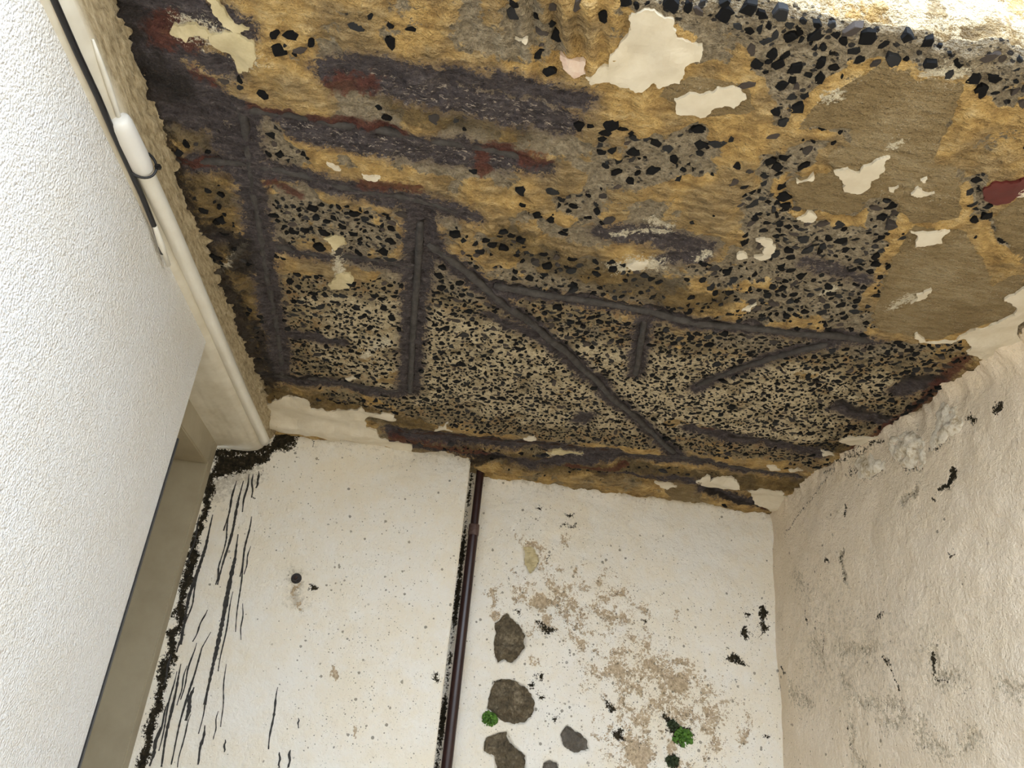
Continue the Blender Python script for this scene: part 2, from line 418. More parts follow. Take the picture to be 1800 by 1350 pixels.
def plate_mesh(name, outline, height, thick, cell=0.008, edge_up=0.0, dome=None):
    """thin sheet; outline in plane coordinates (u, v); height(u, v) -> level of the surface under it;
    returns verts as (u, v, level) so that the caller maps them"""
    us = [p[0] for p in outline]; vs_ = [p[1] for p in outline]
    xs = np.arange(min(us) + cell / 2, max(us), cell); ys = np.arange(min(vs_) + cell / 2, max(vs_), cell)
    X, Y = np.meshgrid(xs, ys); X = X.ravel() + (rng.random(X.size) - 0.5) * cell * 0.4; Y = Y.ravel() + (rng.random(Y.size) - 0.5) * cell * 0.4
    sd = poly_sd(X, Y, [tuple(p) for p in outline])
    k = sd > cell * 0.35
    pts = [Vector((p[0], p[1])) for p in outline] + [Vector((a, b)) for a, b in zip(X[k], Y[k])]
    n = len(outline)
    res = geometry.delaunay_2d_cdt(pts, [], [list(range(n))], 1, 1e-6)
    V = np.array([(v.x, v.y) for v in res[0]]); faces = [tuple(f) for f in res[2]]
    hh = height(V[:, 0], V[:, 1])
    sdv = np.maximum(poly_sd(V[:, 0], V[:, 1], [tuple(p) for p in outline]), 0)
    top = hh + thick
    if dome is not None: top = top + dome(V[:, 0], V[:, 1], sdv)
    # boundary edges
    cnt = {}
    for f in faces:
        for a, b in zip(f, f[1:] + f[:1]): cnt[(a, b)] = 1
    bound = [(a, b) for (a, b) in cnt if (b, a) not in cnt]
    nv = len(V)
    verts = [(V[i, 0], V[i, 1], top[i]) for i in range(nv)]
    bi = {}
    for a, b in bound:
        for q in (a, b):
            if q not in bi: bi[q] = len(verts); verts.append((V[q, 0], V[q, 1], hh[q] - 0.004))
    faces = faces + [(b, a, bi[a], bi[b]) for a, b in bound]
    return verts, faces
CEIL_Z = CZ + HC
def map_ceiling(v): return [(a, b, CEIL_Z - c) for a, b, c in v]
def map_back(v, y=YB): return [(a, y - c, b) for a, b, c in v]
def map_right(v): return [(XR - c, a, b) for a, b, c in v]

# ================================================================== THE SETTING
link('floor', box_mesh('floor', -1.1, 1.45, 0.62, 3.2, -0.12, 0.0), M['floor_in'], kind='structure', label='brown tiled floor under the porch')
link('ground', box_mesh('ground', -7, 7, -9, 0.62, -0.14, -0.02), M['floor'], kind='structure', label='pale concrete paving in front of the porch')
link('wall_garden', box_mesh('wall_garden', -7, 7, -4.3, -4.0, -0.02, 2.35), M['slab'], kind='structure', label='courtyard wall facing the porch')
# ------------------------------------------------------------------ ceiling: maps traced on the slab's own plane
def cp(pts): return [on_ceiling(p) for p in pts]
PURPLE = [  # polyline, half width (m), groove depth (m), scrape
    ([(415, 185), (437, 290), (455, 400), (470, 500), (488, 600), (496, 668)], 0.030, 0.006, 0.1),
    ([(205, 150), (250, 185), (340, 193), (440, 198), (600, 228), (760, 255), (900, 282), (955, 298)], 0.017, 0.008, 0.1),
    ([(520, 222), (640, 250), (780, 272), (880, 285)], 0.030, 0.002, 1.0),
    ([(290, 282), (430, 292), (560, 318), (650, 340), (740, 358), (830, 380)], 0.024, 0.008, 0.25),
    ([(345, 415), (480, 433), (600, 452), (725, 478)], 0.019, 0.006, 0.3),
    ([(742, 362), (735, 450), (727, 560), (719, 690)], 0.034, 0.011, 0.2),
    ([(742, 380), (760, 440), (820, 482), (900, 546), (1000, 636), (1080, 712), (1190, 802)], 0.028, 0.010, 0.1),
    ([(840, 502), (960, 520), (1100, 541), (1260, 573), (1400, 586), (1530, 604)], 0.024, 0.010, 0.1),
    ([(1132, 562), (1118, 668)], 0.024, 0.008, 0.2),
    ([(1500, 597), (1400, 618), (1290, 665), (1222, 692)], 0.024, 0.008, 0.1),
    ([(495, 588), (600, 603)], 0.020, 0.004, 0.1),
    ([(470, 660), (560, 672), (700, 692)], 0.030, 0.008, 0.1),
    ([(690, 757), (760, 764), (870, 775), (960, 783), (1080, 797)], 0.030, 0.010, 0.1),
    ([(690, 770), (780, 785), (850, 795)], 0.022, 0.012, 0.0),
    ([(1060, 822), (1180, 830), (1240, 840)], 0.016, 0.008, 0.1),
    ([(850, 792), (940, 806), (1060, 800), (1160, 806), (1240, 811)], 0.032, 0.010, 0.2),
    ([(1210, 757), (1290, 775), (1370, 785), (1440, 800)], 0.026, 0.010, 0.2),
    ([(1240, 811), (1320, 826), (1400, 838)], 0.022, 0.008, 0.1),
    ([(1235, 852), (1290, 862), (1340, 872)], 0.022, 0.008, 0.0),
    ([(575, 122), (650, 118), (760, 135), (880, 150), (1020, 175)], 0.022, 0.005, 0.1),
    ([(650, 140), (760, 165), (880, 195), (985, 215)], 0.030, 0.001, 1.0),
    ([(1060, 408), (1150, 415), (1235, 440)], 0.024, 0.002, 0.5),
    ([(1160, 455), (1230, 450)], 0.020, 0.002, 0.6),
    ([(1420, 460), (1480, 480), (1520, 495)], 0.016, 0.001, 0.6),
    ([(400, 250), (435, 300)], 0.035, 0.004, 0.3),
    ([(330, 22), (400, 30), (430, 48)], 0.020, 0.003, 0.3),
    ([(200, 60), (260, 150), (320, 170)], 0.085, 0.004, 0.05),
    ([(200, 5), (300, 0)], 0.05, 0.004, 0.1),
    ([(300, 75), (360, 95), (400, 115)], 0.022, 0.003, 0.1),
    ([(1590, 688), (1640, 672)], 0.035, 0.010, 0.05),
    ([(1480, 722), (1560, 745)], 0.030, 0.006, 0.3),
    ([(1030, 735), (1020, 745)], 0.03, 0.004, 0.1),
    ([(860, 560), (960, 610), (1030, 670)], 0.020, 0.003, 0.0),
]
PURPLE_M = [(cp(p), w, d, s) for p, w, d, s in PURPLE]
DENSE = [  # polygon, density
    ([(480, 480), (715, 490), (705, 690), (640, 690), (500, 650)], 0.8),
    ([(760, 470), (850, 515), (1250, 580), (1500, 605), (1690, 600), (1720, 650), (1600, 730), (1450, 800), (1180, 790), (1000, 780), (760, 745), (640, 690), (735, 690)], 1.0),
    ([(480, 340), (710, 370), (715, 480), (480, 430)], 0.7),
    ([(780, 395), (900, 410), (1050, 450), (1300, 470), (1540, 430), (1550, 590), (1250, 560), (850, 490)], 0.45),
    ([(1300, 330), (1400, 310), (1450, 380), (1590, 410), (1580, 460), (1540, 560), (1400, 560), (1300, 400)], 0.68),
    ([(1290, 20), (1420, 40), (1510, 95), (1470, 150), (1390, 175), (1340, 120), (1310, 60)], 0.95),
    ([(300, 205), (400, 215), (540, 260), (540, 310), (330, 275)], 0.45),
    ([(360, 110), (430, 120), (420, 170), (380, 170)], 0.5),
    ([(560, 5), (720, 5), (740, 50), (690, 65), (560, 60)], 0.38),
    ([(430, 20), (540, 30), (600, 60), (590, 100), (480, 90)], 0.28),
    ([(1030, 225), (1170, 200), (1250, 230), (1240, 330), (1050, 340)], 0.45),
    ([(900, 340), (1050, 330), (1060, 400), (960, 410), (880, 380)], 0.4),
    ([(590, 690), (700, 690), (690, 725), (620, 705)], 0.6),
    ([(300, 310), (420, 310), (430, 480), (380, 470)], 0.4),
    ([(420, 500), (470, 500), (480, 640), (450, 640)], 0.3),
    ([(1020, 5), (1080, 5), (1070, 60), (1030, 60)], 0.5),
]
DENSE_S = [  # polyline, half width, density
    ([(1150, -10), (1250, 8), (1330, 20), (1420, 35), (1520, 62), (1640, 85), (1800, 118)], 0.035, 0.64),
    ([(1300, 165), (1380, 180), (1420, 215), (1500, 245)], 0.035, 0.65),
    ([(1730, 115), (1785, 150)], 0.035, 0.8),
    ([(1550, 360), (1565, 420)], 0.025, 0.85),
    ([(1710, 320), (1715, 385), (1770, 430), (1790, 470)], 0.022, 0.75),
    ([(1535, 575), (1605, 545)], 0.014, 0.8),
    ([(1310, 290), (1410, 285), (1400, 265)], 0.02, 0.6),
    ([(700, 770), (900, 788), (1150, 803)], 0.035, 0.55),
    ([(1240, 790), (1400, 800), (1450, 815)], 0.05, 0.8),
    ([(950, 818), (1150, 818), (1300, 843)], 0.02, 0.5),
    ([(590, 700), (690, 715)], 0.04, 0.7),
]
BEIGE = [
    [(1455, 165), (1550, 112), (1630, 135), (1690, 150), (1670, 215), (1640, 280), (1690, 300), (1685, 380), (1600, 395), (1570, 350), (1530, 350), (1500, 380), (1400, 365), (1380, 325), (1460, 300), (1462, 262), (1500, 255), (1490, 228), (1445, 225), (1400, 222), (1430, 190)],
    [(1745, 385), (1800, 340), (1840, 330), (1840, 460), (1800, 455), (1755, 415)],
    [(1565, 460), (1600, 400), (1690, 400), (1725, 450), (1745, 500), (1780, 480), (1800, 480), (1800, 540), (1740, 565), (1700, 575), (1640, 595), (1560, 582), (1537, 575), (1545, 520)],
    [(1180, 140), (1240, 130), (1320, 150), (1330, 190), (1240, 205), (1150, 170)],
    [(1155, 835), (1230, 838), (1230, 865), (1190, 868)],
    [(700, 768), (770, 778), (780, 800), (720, 785)],
]
OCHRE = [  # polygon, strength above the noise
    ([(440, 110), (560, 130), (580, 160), (620, 215), (470, 190), (400, 150)], 0.35),
    ([(620, 60), (760, 60), (900, 100), (1000, 130), (860, 140), (700, 115), (560, 110)], 0.3),
    ([(1000, 190), (1330, 180), (1330, 70), (1250, 60), (1230, 130), (1040, 170)], 0.3),
    ([(520, 270), (700, 300), (900, 320), (1000, 300), (1040, 400), (860, 370), (740, 340), (560, 310)], 0.25),
    ([(1150, 330), (1320, 290), (1290, 400), (1240, 400)], 0.3),
    ([(480, 685), (620, 712), (720, 735), (800, 755), (1100, 785), (1140, 800), (1000, 790), (850, 780), (700, 745), (620, 722), (500, 700)], 0.6),
    ([(870, 780), (1000, 800), (1240, 820), (1440, 850), (1430, 862), (1230, 840), (1060, 825), (900, 800)], 0.22),
    ([(1190, 740), (1450, 790), (1560, 770), (1480, 810), (1240, 790)], 0.3),
    ([(1660, 610), (1750, 620), (1760, 650), (1680, 690), (1640, 660)], 0.7),
    ([(1600, 470), (1570, 440), (1555, 500), (1535, 575), (1550, 580)], 0.5),
    ([(1690, 340), (1720, 320), (1740, 400), (1800, 450), (1800, 490), (1740, 470), (1700, 400)], 0.4),
    ([(850, 0), (1110, 0), (1085, 90), (1040, 110), (950, 90), (860, 60)], 0.12),
    ([(1640, 160), (1800, 120), (1800, 330), (1690, 290), (1660, 250)], 0.3),
]
RED = [([(590, 150), (650, 150)], 0.03), ([(440, 185), (520, 205), (600, 215), (700, 235)], 0.016), ([(870, 265), (950, 285)], 0.03),
       ([(640, 320), (730, 330)], 0.025), ([(840, 275), (850, 305)], 0.018), ([(330, 60), (300, 45), (280, 60)], 0.04), ([(345, 125), (370, 140)], 0.02),
       ([(700, 765), (740, 772), (790, 780), (850, 788)], 0.045), ([(1000, 812), (1100, 815)], 0.02), ([(1235, 757), (1250, 762)], 0.02), ([(1490, 800), (1575, 742), (1640, 690), (1690, 630)], 0.030),
       ([(310, 285), (380, 290)], 0.018), ([(480, 320), (520, 345)], 0.02), ([(1330, 870), (1345, 878)], 0.02), ([(1470, 815), (1450, 835)], 0.03)]
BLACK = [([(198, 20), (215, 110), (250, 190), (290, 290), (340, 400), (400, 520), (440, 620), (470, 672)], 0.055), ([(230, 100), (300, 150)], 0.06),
         ([(350, 400), (420, 420), (430, 470)], 0.045), ([(730, 440), (727, 470)], 0.010), ([(840, 496), (960, 512), (1110, 532), (1260, 566)], 0.006),
         ([(690, 750), (790, 760), (870, 770), (960, 780)], 0.010), ([(1280, 774), (1380, 780)], 0.010), ([(1600, 672), (1650, 665)], 0.03),
         ([(1480, 715), (1560, 735)], 0.02), ([(1570, 745), (1640, 690)], 0.010), ([(830, 800), (900, 800)], 0.03), ([(1240, 856), (1340, 874)], 0.014), ([(445, 560), (480, 660), (560, 668)], 0.02)]

WHITE = [([(1090, 465), (1120, 458), (1150, 462)], 0.035), ([(1150, 392), (1175, 398)], 0.02), ([(1075, 410), (1180, 412)], 0.010), ([(590, 420), (600, 490)], 0.018), ([(1640, 120), (1690, 128)], 0.02), ([(1455, 168), (1470, 165)], 0.015), ([(1560, 255), (1585, 245)], 0.012),
         ([(330, 45), (400, 60), (440, 100)], 0.03), ([(1450, 515), (1460, 510)], 0.02), ([(1570, 540), (1600, 520)], 0.02), ([(640, 620), (680, 600)], 0.025), ([(1230, 455), (1240, 450)], 0.015), ([(960, 795), (1020, 798)], 0.015), ([(380, 480), (430, 430)], 0.012)]
DAMP = [([(480, 690), (600, 715), (720, 745), (850, 790), (1000, 812), (1150, 825), (1300, 845), (1430, 850)], 0.09), ([(345, 330), (400, 480), (450, 620)], 0.11),
        ([(1600, 780), (1680, 700), (1740, 650)], 0.08), ([(900, 430), (1100, 500), (1250, 530)], 0.08), ([(320, 210), (400, 300)], 0.07), ([(700, 180), (900, 235)], 0.05), ([(1400, 790), (1500, 790)], 0.06)]
CX = np.linspace(-0.62, 1.30, 481)
CY = np.linspace(YF, 2.72, 511)
def ceiling_fields(X, Y):
    f = {}
    n1 = fbm(X, Y, 9, 1); n2 = fbm(X, Y, 24, 11); n3 = fbm(X, Y, 60, 21, 3)
    wx = X + (n2 - 0.5) * 0.05; wy = Y + (fbm(X, Y, 22, 31) - 0.5) * 0.05
    dens = np.full(X.shape, 0.06)
    for p, v in DENSE: dens = np.maximum(dens, v * sstep(-0.03, 0.03, poly_sd(wx, wy, cp(p))))
    for p, w, v in DENSE_S: dens = np.maximum(dens, v * sstep(w * 1.4, w * 0.6, seg_dist(wx, wy, cp(p))))
    bei = np.zeros(X.shape)
    wx2 = X + (n3 - 0.5) * 0.02; wy2 = Y + (fbm(X, Y, 50, 41, 3) - 0.5) * 0.02
    bd = np.full(X.shape, -1.0)
    for p in BEIGE: bd = np.maximum(bd, poly_sd(wx, wy, cp(p)))
    for p in BEIGE: bei = np.maximum(bei, np.clip(0.5 + poly_sd(wx2, wy2, cp(p)) / 0.03, 0, 1))
    pur = np.zeros(X.shape); groove = np.zeros(X.shape); scr = np.zeros(X.shape)
    for p, w, d, s in PURPLE_M:
        dd = seg_dist(wx2, wy2, p)
        a = np.clip(0.5 + (w - dd) / 0.05, 0, 1)
        scr = np.where(a > pur, s, scr); pur = np.maximum(pur, a)
        groove = np.maximum(groove, d * np.exp(-(dd / w) ** 2))
    och = 0.66 - 0.66 * dens + (n1 - 0.5) * 1.2 + (n2 - 0.5) * 1.1
    for p, v in OCHRE: och = och + v * sstep(-0.02, 0.03, poly_sd(wx, wy, cp(p)))
    och = och + 0.55 * np.exp(-((bd + 0.012) / 0.014) ** 2)
    red = np.zeros(X.shape)
    for p, w in RED: red = np.maximum(red, np.clip(1 - seg_dist(wx2, wy2, cp(p)) / (w * 1.5), 0, 1))
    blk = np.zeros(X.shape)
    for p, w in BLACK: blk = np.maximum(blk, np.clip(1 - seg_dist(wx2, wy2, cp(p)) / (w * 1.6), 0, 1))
    f['ochre'] = np.clip(och, 0, 1); f['beige'] = bei; f['purple'] = pur; f['scrape'] = scr; f['red'] = red; f['black'] = blk
    dm = np.zeros(X.shape)
    for p, w in DAMP: dm = np.maximum(dm, np.clip(1.3 - seg_dist(wx, wy, cp(p)) / w, 0, 1))
    f['damp'] = dm
    wm = np.zeros(X.shape)
    for p, w in WHITE: wm = np.maximum(wm, np.clip(1 - seg_dist(wx2, wy2, cp(p)) / (w * 1.6), 0, 1) * 0.9)
    f['white'] = wm
    f['agg'] = dens * (1 - sstep(0.3, 0.6, pur)) * (1 - sstep(0.3, 0.6, bei))
    # bare concrete is greyer near the front edge, creamier in the middle of the bared field
    cream = sstep(-0.05, 0.12, poly_sd(wx, wy, cp([(500, 500), (700, 500), (900, 560), (1120, 600), (1480, 640), (1640, 660), (1450, 790), (1000, 770), (720, 720), (520, 640)])))
    f['pale'] = cream * (0.65 + 1.3 * (n2 - 0.4)) 
    f['grey'] = sstep(1.75, 1.25, Y + (n1 - 0.5) * 0.8)
    # relief, positive = hanging lower
    om = sstep(0.42, 0.58, f['ochre']) ; bm = sstep(0.42, 0.58, bei)
    rough = (1 - 0.85 * bm)
    d = (n1 - 0.5) * 0.020 * (1 - 0.5 * bm) + (n2 - 0.5) * 0.018 * rough + (n3 - 0.5) * 0.012 * rough
    d = d + om * 0.0025 * (1 - bm) + bm * 0.004 - groove
    # trowelled ridges near the front edge
    rx, ry = on_ceiling((980, 50))
    rid = np.exp(-(((X - rx) / 0.10) ** 2 + ((Y - ry) / 0.09) ** 2))
    d = d + rid * 0.008 * np.sin((X - 0.25 * Y) * 2 * math.pi / 0.035)
    # the bared field is hollowed out, long ledges run along the back wall
    d = d - 0.012 * sstep(0, 0.2, poly_sd(wx, wy, cp(DENSE[1][0])))
    tb = Y + (n1 - 0.5) * 0.05
    d = d + 0.020 * sstep(2.44, 2.50, tb) - 0.010 * np.exp(-((tb - 2.56) / 0.02) ** 2) + 0.015 * sstep(2.58, 2.64, tb)
    d = d + (fbm(X, Y * 3.0, 16, 45) - 0.5) * 0.022 * sstep(2.40, 2.5, Y)
    d = d * sstep(YF - 0.01, YF + 0.02, Y)
    return f, d
GX, GY = np.meshgrid(CX, CY, indexing='ij')
FLD, DISP = ceiling_fields(GX, GY)
def sample(A, x, y):
    u = np.clip((np.asarray(x) - CX[0]) / (CX[1] - CX[0]), 0, len(CX) - 1.001); v = np.clip((np.asarray(y) - CY[0]) / (CY[1] - CY[0]), 0, len(CY) - 1.001)
    i = u.astype(int); j = v.astype(int); fu = u - i; fv = v - j
    return (A[i, j] * (1 - fu) + A[i + 1, j] * fu) * (1 - fv) + (A[i, j + 1] * (1 - fu) + A[i + 1, j + 1] * fu) * fv
def ceil_h(x, y): return sample(DISP, x, y)
SM = DISP.copy()
for _ in range(10):
    q = np.pad(SM, 1, mode='edge'); SM = (q[:-2, 1:-1] + q[2:, 1:-1] + q[1:-1, :-2] + q[1:-1, 2:] + q[1:-1, 1:-1]) / 5
def ceil_smooth(x, y): return sample(SM, x, y)
# front rows of the sheet turn up over the broken edge into the fascia
edge = (fbm(CX, CX * 0 + 3.0, 14, 51) - 0.5) * 0.05 + (fbm(CX, CX * 0 + 7.0, 50, 55) - 0.5) * 0.02
P = np.stack([GX, GY, CEIL_Z - DISP], -1)
fall = np.clip(1 - (GY - YF) / 0.10, 0, 1)
P[:, :, 1] += (edge[:, None]) * fall
P[:, :, 2] += 0.010 * np.clip(1 - (GY - YF) / 0.02, 0, 1) ** 2
FZ = np.linspace(0.0, 0.30, 61)[1:][::-1]
FXg, FZg = np.meshgrid(CX, FZ, indexing='ij')
fy = YF - 0.004 + edge[:, None] * np.clip(1 - FZg / 0.06, 0, 1) + (fbm(FXg, FZg, 18, 61) - 0.5) * 0.015 - 0.012 * sstep(0, 0.03, FZg)
PF = np.stack([FXg, fy, CEIL_Z + 0.010 + FZg], -1)
P2 = np.concatenate([PF, P], 1)
AT = {}
fn = fbm(FXg, FZg, 12, 71); 
for k, A in FLD.items():
    if k == 'ochre': B = 0.36 + (fn - 0.5) * 1.0
    elif k == 'pale': B = np.full(FXg.shape, 1.4)
    elif k == 'grey': B = np.zeros(FXg.shape)
    elif k == 'agg': B = np.clip(0.5 - FZg / 0.05, 0, 0.5)
    else: B = np.zeros(FXg.shape)
    AT[k] = np.concatenate([B, A], 1)
ceiling = link('ceiling', grid_mesh('ceiling', P2[:, ::-1], {k: v[:, ::-1] for k, v in AT.items()}), M['ceiling'], smooth=True, kind='structure',
               label='crumbling porch ceiling of bared concrete with ochre skim and dark aggregate')
link('roof_slab', box_mesh('roof_slab', -1.1, 1.45, YF + 0.06, 2.95, CEIL_Z + 0.05, CEIL_Z + 0.30), M['slab'], kind='structure', label='concrete roof slab over the porch')

FLAKES = [
    ('flake', [(1110, 20), (1150, 13), (1185, 30), (1190, 60), (1235, 80), (1230, 110), (1203, 118), (1195, 142), (1160, 150), (1150, 140), (1118, 157), (1090, 148), (1040, 140), (1030, 125), (1070, 110), (1085, 80), (1105, 55)]),
    ('flake', [(1185, 168), (1230, 162), (1260, 150), (1290, 148), (1312, 166), (1290, 184), (1250, 188), (1230, 202), (1190, 195)]),
    ('flake_pink', [(985, 95), (1030, 100), (1030, 118), (1010, 128), (990, 115)]),
    ('flake', [(1465, 297), (1490, 290), (1510, 298), (1540, 275), (1564, 270), (1555, 290), (1530, 312), (1520, 330), (1495, 335), (1480, 315)]),
    ('flake', [(1400, 317), (1430, 304), (1430, 313), (1402, 320)]),
    ('flake', [(1600, 335), (1613, 323), (1642, 333), (1630, 337), (1605, 338)]),
    ('flake', [(1562, 326), (1579, 322), (1570, 332)]),
    ('flake', [(1617, 311), (1629, 307), (1625, 315)]),
    ('flake', [(1400, 380), (1420, 369), (1436, 378), (1425, 388), (1408, 385)]),
    ('flake', [(1600, 404), (1650, 402), (1669, 400), (1655, 420), (1630, 424), (1608, 428)]),
    ('flake', [(1328, 420), (1345, 418), (1363, 433), (1355, 449), (1335, 457), (1325, 452), (1343, 446), (1347, 434)]),
    ('flake', [(1295, 448), (1308, 444), (1315, 454), (1298, 456)]),
    ('flake', [(1100, 462), (1118, 452), (1140, 455), (1132, 464), (1112, 470)]),
    ('flake', [(1610, 512), (1636, 501), (1628, 512), (1600, 530)]),
    ('flake_yellow', [(585, 487), (615, 474), (622, 488), (600, 505), (582, 503)]),
    ('flake_yellow', [(570, 413), (598, 411), (610, 428), (590, 433)]),
    ('flake_yellow', [(370, 52), (400, 46), (430, 56), (447, 66), (452, 88), (438, 120), (422, 124), (412, 100), (385, 77)]),
    ('flake_yellow', [(300, 52), (330, 38), (365, 45), (370, 60), (345, 55), (330, 66), (312, 58)]),
    ('flake_yellow', [(360, -10), (385, 0), (408, 28), (440, 46), (420, 48), (395, 38), (375, 12)]),
    ('flake', [(1476, 775), (1505, 770), (1530, 768), (1558, 762), (1520, 785), (1495, 785)]),
    ('flake', [(1443, 794), (1467, 801), (1447, 803)]),
    ('flake', [(607, 664), (618, 661), (626, 664), (612, 667)]),
    ('flake', [(772, 746), (789, 739), (787, 748), (796, 753), (764, 753)]),
    ('flake', [(1223, 836), (1243, 832), (1248, 838), (1290, 838), (1300, 845), (1250, 850)]),
    ('flake', [(1150, 838), (1180, 836), (1190, 845), (1172, 846)]),
    ('flake', [(1347, 815), (1362, 815), (1372, 820), (1355, 822)]),
    ('flake', [(1386, 823), (1402, 823), (1412, 828), (1392, 826)]),
    ('flake', [(637, 300), (655, 304), (670, 308), (662, 312), (640, 306)]),
    ('flake', [(575, 281), (590, 290), (600, 297), (588, 295)]),
    ('flake', [(1303, 539), (1330, 532), (1318, 543)]),
    ('flake', [(920, 768), (940, 767), (943, 772), (928, 773)]),
    ('flake', [(905, 70), (928, 68), (925, 77)]),
    ('flake_yellow', [(960, 792), (985, 790), (1025, 798), (990, 800)]),
    ('flake_red', [(1728, 330), (1750, 315), (1800, 305), (1815, 310), (1800, 335), (1775, 350), (1750, 357), (1732, 350)]),
    ('flake', [(1785, 340), (1800, 322), (1815, 322), (1805, 340)]),
    ('flake', [(480, 700), (500, 693), (530, 695), (548, 712), (575, 720), (610, 719), (635, 714), (660, 725), (680, 722), (697, 736), (660, 734), (640, 738), (655, 752), (672, 764), (720, 772), (720, 786), (640, 772), (540, 755), (485, 748), (475, 725)]),
    ('flake', [(1612, 580), (1625, 592), (1680, 593), (1700, 580), (1730, 572), (1760, 558), (1784, 550), (1778, 530), (1765, 520), (1800, 495), (1830, 500), (1830, 640), (1745, 650), (1720, 625), (1700, 620), (1706, 600), (1690, 590), (1672, 596), (1640, 597), (1615, 594)]),
    ('flake', [(1318, 852), (1350, 850), (1378, 856), (1390, 866), (1362, 884), (1335, 872), (1322, 866)]),
]
# ------------------------------------------------------------------ aggregate stones set in the ceiling
def chip_shape(r, size, blocky=False):
    n = r.choice([5, 6, 6, 7, 8]) if blocky else r.choice([3, 4, 5, 5, 6, 6, 7]); asp = r.uniform(0.45, 0.95)
    ang = sorted((k + r.uniform(-0.36, 0.36)) * 2 * math.pi / n for k in range(n))
    rot = r.uniform(0, math.pi)
    out = []
    for a in ang:
        rr = size * (r.uniform(0.74, 1.12) if blocky else r.uniform(0.58, 1.25)); x, y = rr * math.cos(a), rr * math.sin(a) * asp
        out.append((x * math.cos(rot) - y * math.sin(rot), x * math.sin(rot) + y * math.cos(rot)))
    return out
def chip_geo(outline, size, r, proud=0.0016):
    """angular stone, hanging below z = 0"""
    n = len(outline); tx, ty = r.uniform(-0.12, 0.12), r.uniform(-0.12, 0.12)
    vs = [(x, y, 0.45 * size) for x, y in outline]
    vs += [(x * 0.97, y * 0.97, -proud * 0.25 + tx * x + ty * y) for x, y in outline]
    vs += [(x * 0.80, y * 0.80, -proud + tx * x + ty * y) for x, y in outline]
    fs = []
    for k in range(n):
        k2 = (k + 1) % n
        fs += [(k, k2, n + k2, n + k), (n + k, n + k2, 2 * n + k2, 2 * n + k)]
    fs.append(tuple(range(2 * n, 3 * n)))
    return vs, fs
cr = random.Random(21)
placed = {}; CELL = 0.03; chips = []
big_zone = [cp(DENSE[5][0]), cp(DENSE[4][0])]
N_TRY = 52000
tx_ = rng.uniform(-0.58, XR - 0.01, N_TRY); ty_ = rng.uniform(YF + 0.005, 2.66, N_TRY)
td = sample(FLD['agg'], tx_, ty_); to = sample(FLD['ochre'], tx_, ty_); nn_ = fbm(tx_, ty_, 16, 81, 3)
tr = rng.random(N_TRY); nn2_ = fbm(tx_, ty_, 7, 87, 3)
acc = (td + (nn_ - 0.5) * 1.1 > 0.24 + 0.62 * tr) & ((to < 0.62) | (tr < 0.05)) & (td > 0.04)
near = np.clip((1.6 - ty_) / 0.9, 0, 1)
flake_in = np.zeros(N_TRY, bool)
for _mk, _pts in FLAKES: flake_in |= poly_sd(tx_, ty_, cp(_pts)) > -0.006
acc &= ~flake_in
for i in np.where(acc)[0]:
    x, y = tx_[i], ty_[i]
    s = min(0.019, 0.0068 * math.exp(cr.gauss(0.10, 0.55))) * (0.72 + 0.75 * nn2_[i]) * (1 + 0.55 * near[i])
    s = min(s, 0.0155)
    ci, cj = int(x / CELL + 100), int(y / CELL + 100); ok = True
    for a in (-1, 0, 1):
        for b in (-1, 0, 1):
            for (px, py, ps) in placed.get((ci + a, cj + b), ()):
                if (px - x) ** 2 + (py - y) ** 2 < (0.74 * (ps + s)) ** 2: ok = False; break
            if not ok: break
        if not ok: break
    if not ok: continue
    placed.setdefault((ci, cj), []).append((x, y, s)); chips.append((x, y, s))
chips.sort(key=lambda c: -c[2] / (c[1] + 0.4))
protos = []
for k in range(16):
    ol = chip_shape(cr, 1.0, True); vs, fs = chip_geo([(x, y) for x, y in ol], 1.0, cr, 0.11)
    vs = [(x, y, 1.0 if z > 0 else z) for x, y, z in vs]
    me = mesh_py('aggregate_stone', vs, fs); me.materials.append(M['chip'])
    at = me.attributes.new('tone', 'FLOAT', 'POINT'); at.data.foreach_set('value', np.full(len(vs), cr.random() ** 1.5, np.float32))
    protos.append(me)
for k, (x, y, s) in enumerate(chips[:300]):
    o = bpy.data.objects.new('aggregate_stone', protos[k % 16]); COL.objects.link(o)
    o.parent = ceiling; o.location = (x, y, CEIL_Z - float(ceil_h(x, y)) - 0.0006)
    o.rotation_euler = (cr.uniform(-0.08, 0.08), cr.uniform(-0.08, 0.08), cr.uniform(0, 6.28)); o.scale = (s, s, s)
AV = []; AF = []; ATN = []
for (x, y, s) in chips[300:]:
    vs, fs = chip_geo(chip_shape(cr, s, s > 0.009 and y < 1.7), s, cr); b0 = len(AV); z0 = CEIL_Z - float(ceil_h(x, y)) - 0.0006
    t = cr.random() ** 1.5
    AV += [(x + a, y + b, z0 + c) for a, b, c in vs]; AF += [tuple(b0 + q for q in f) for f in fs]; ATN += [t] * len(vs)
me = mesh_py('aggregate', AV, AF); at = me.attributes.new('tone', 'FLOAT', 'POINT'); at.data.foreach_set('value', np.array(ATN, np.float32))
link('aggregate', me, M['chip'], ceiling, kind='stuff', label='small dark stones set in the bared concrete')
print('chips', len(chips))

# ------------------------------------------------------------------ paint flakes still clinging to the ceiling
for k, (mk, pts) in enumerate(FLAKES):
    ol = ragged(cp(pts), 0.36, 3, seed=100 + k)
    area = abs(sum(a[0] * b[1] - b[0] * a[1] for a, b in zip(ol, ol[1:] + ol[:1]))) / 2
    try:
        vs, fs = plate_mesh('paint_flake', ol, ceil_smooth, 0.0055, cell=0.006 if area < 0.004 else 0.009)
    except Exception as e:
        print('flake failed', k, e); continue
    link('paint_flake', mesh_py('paint_flake', map_ceiling(vs), fs), M[mk], ceiling)

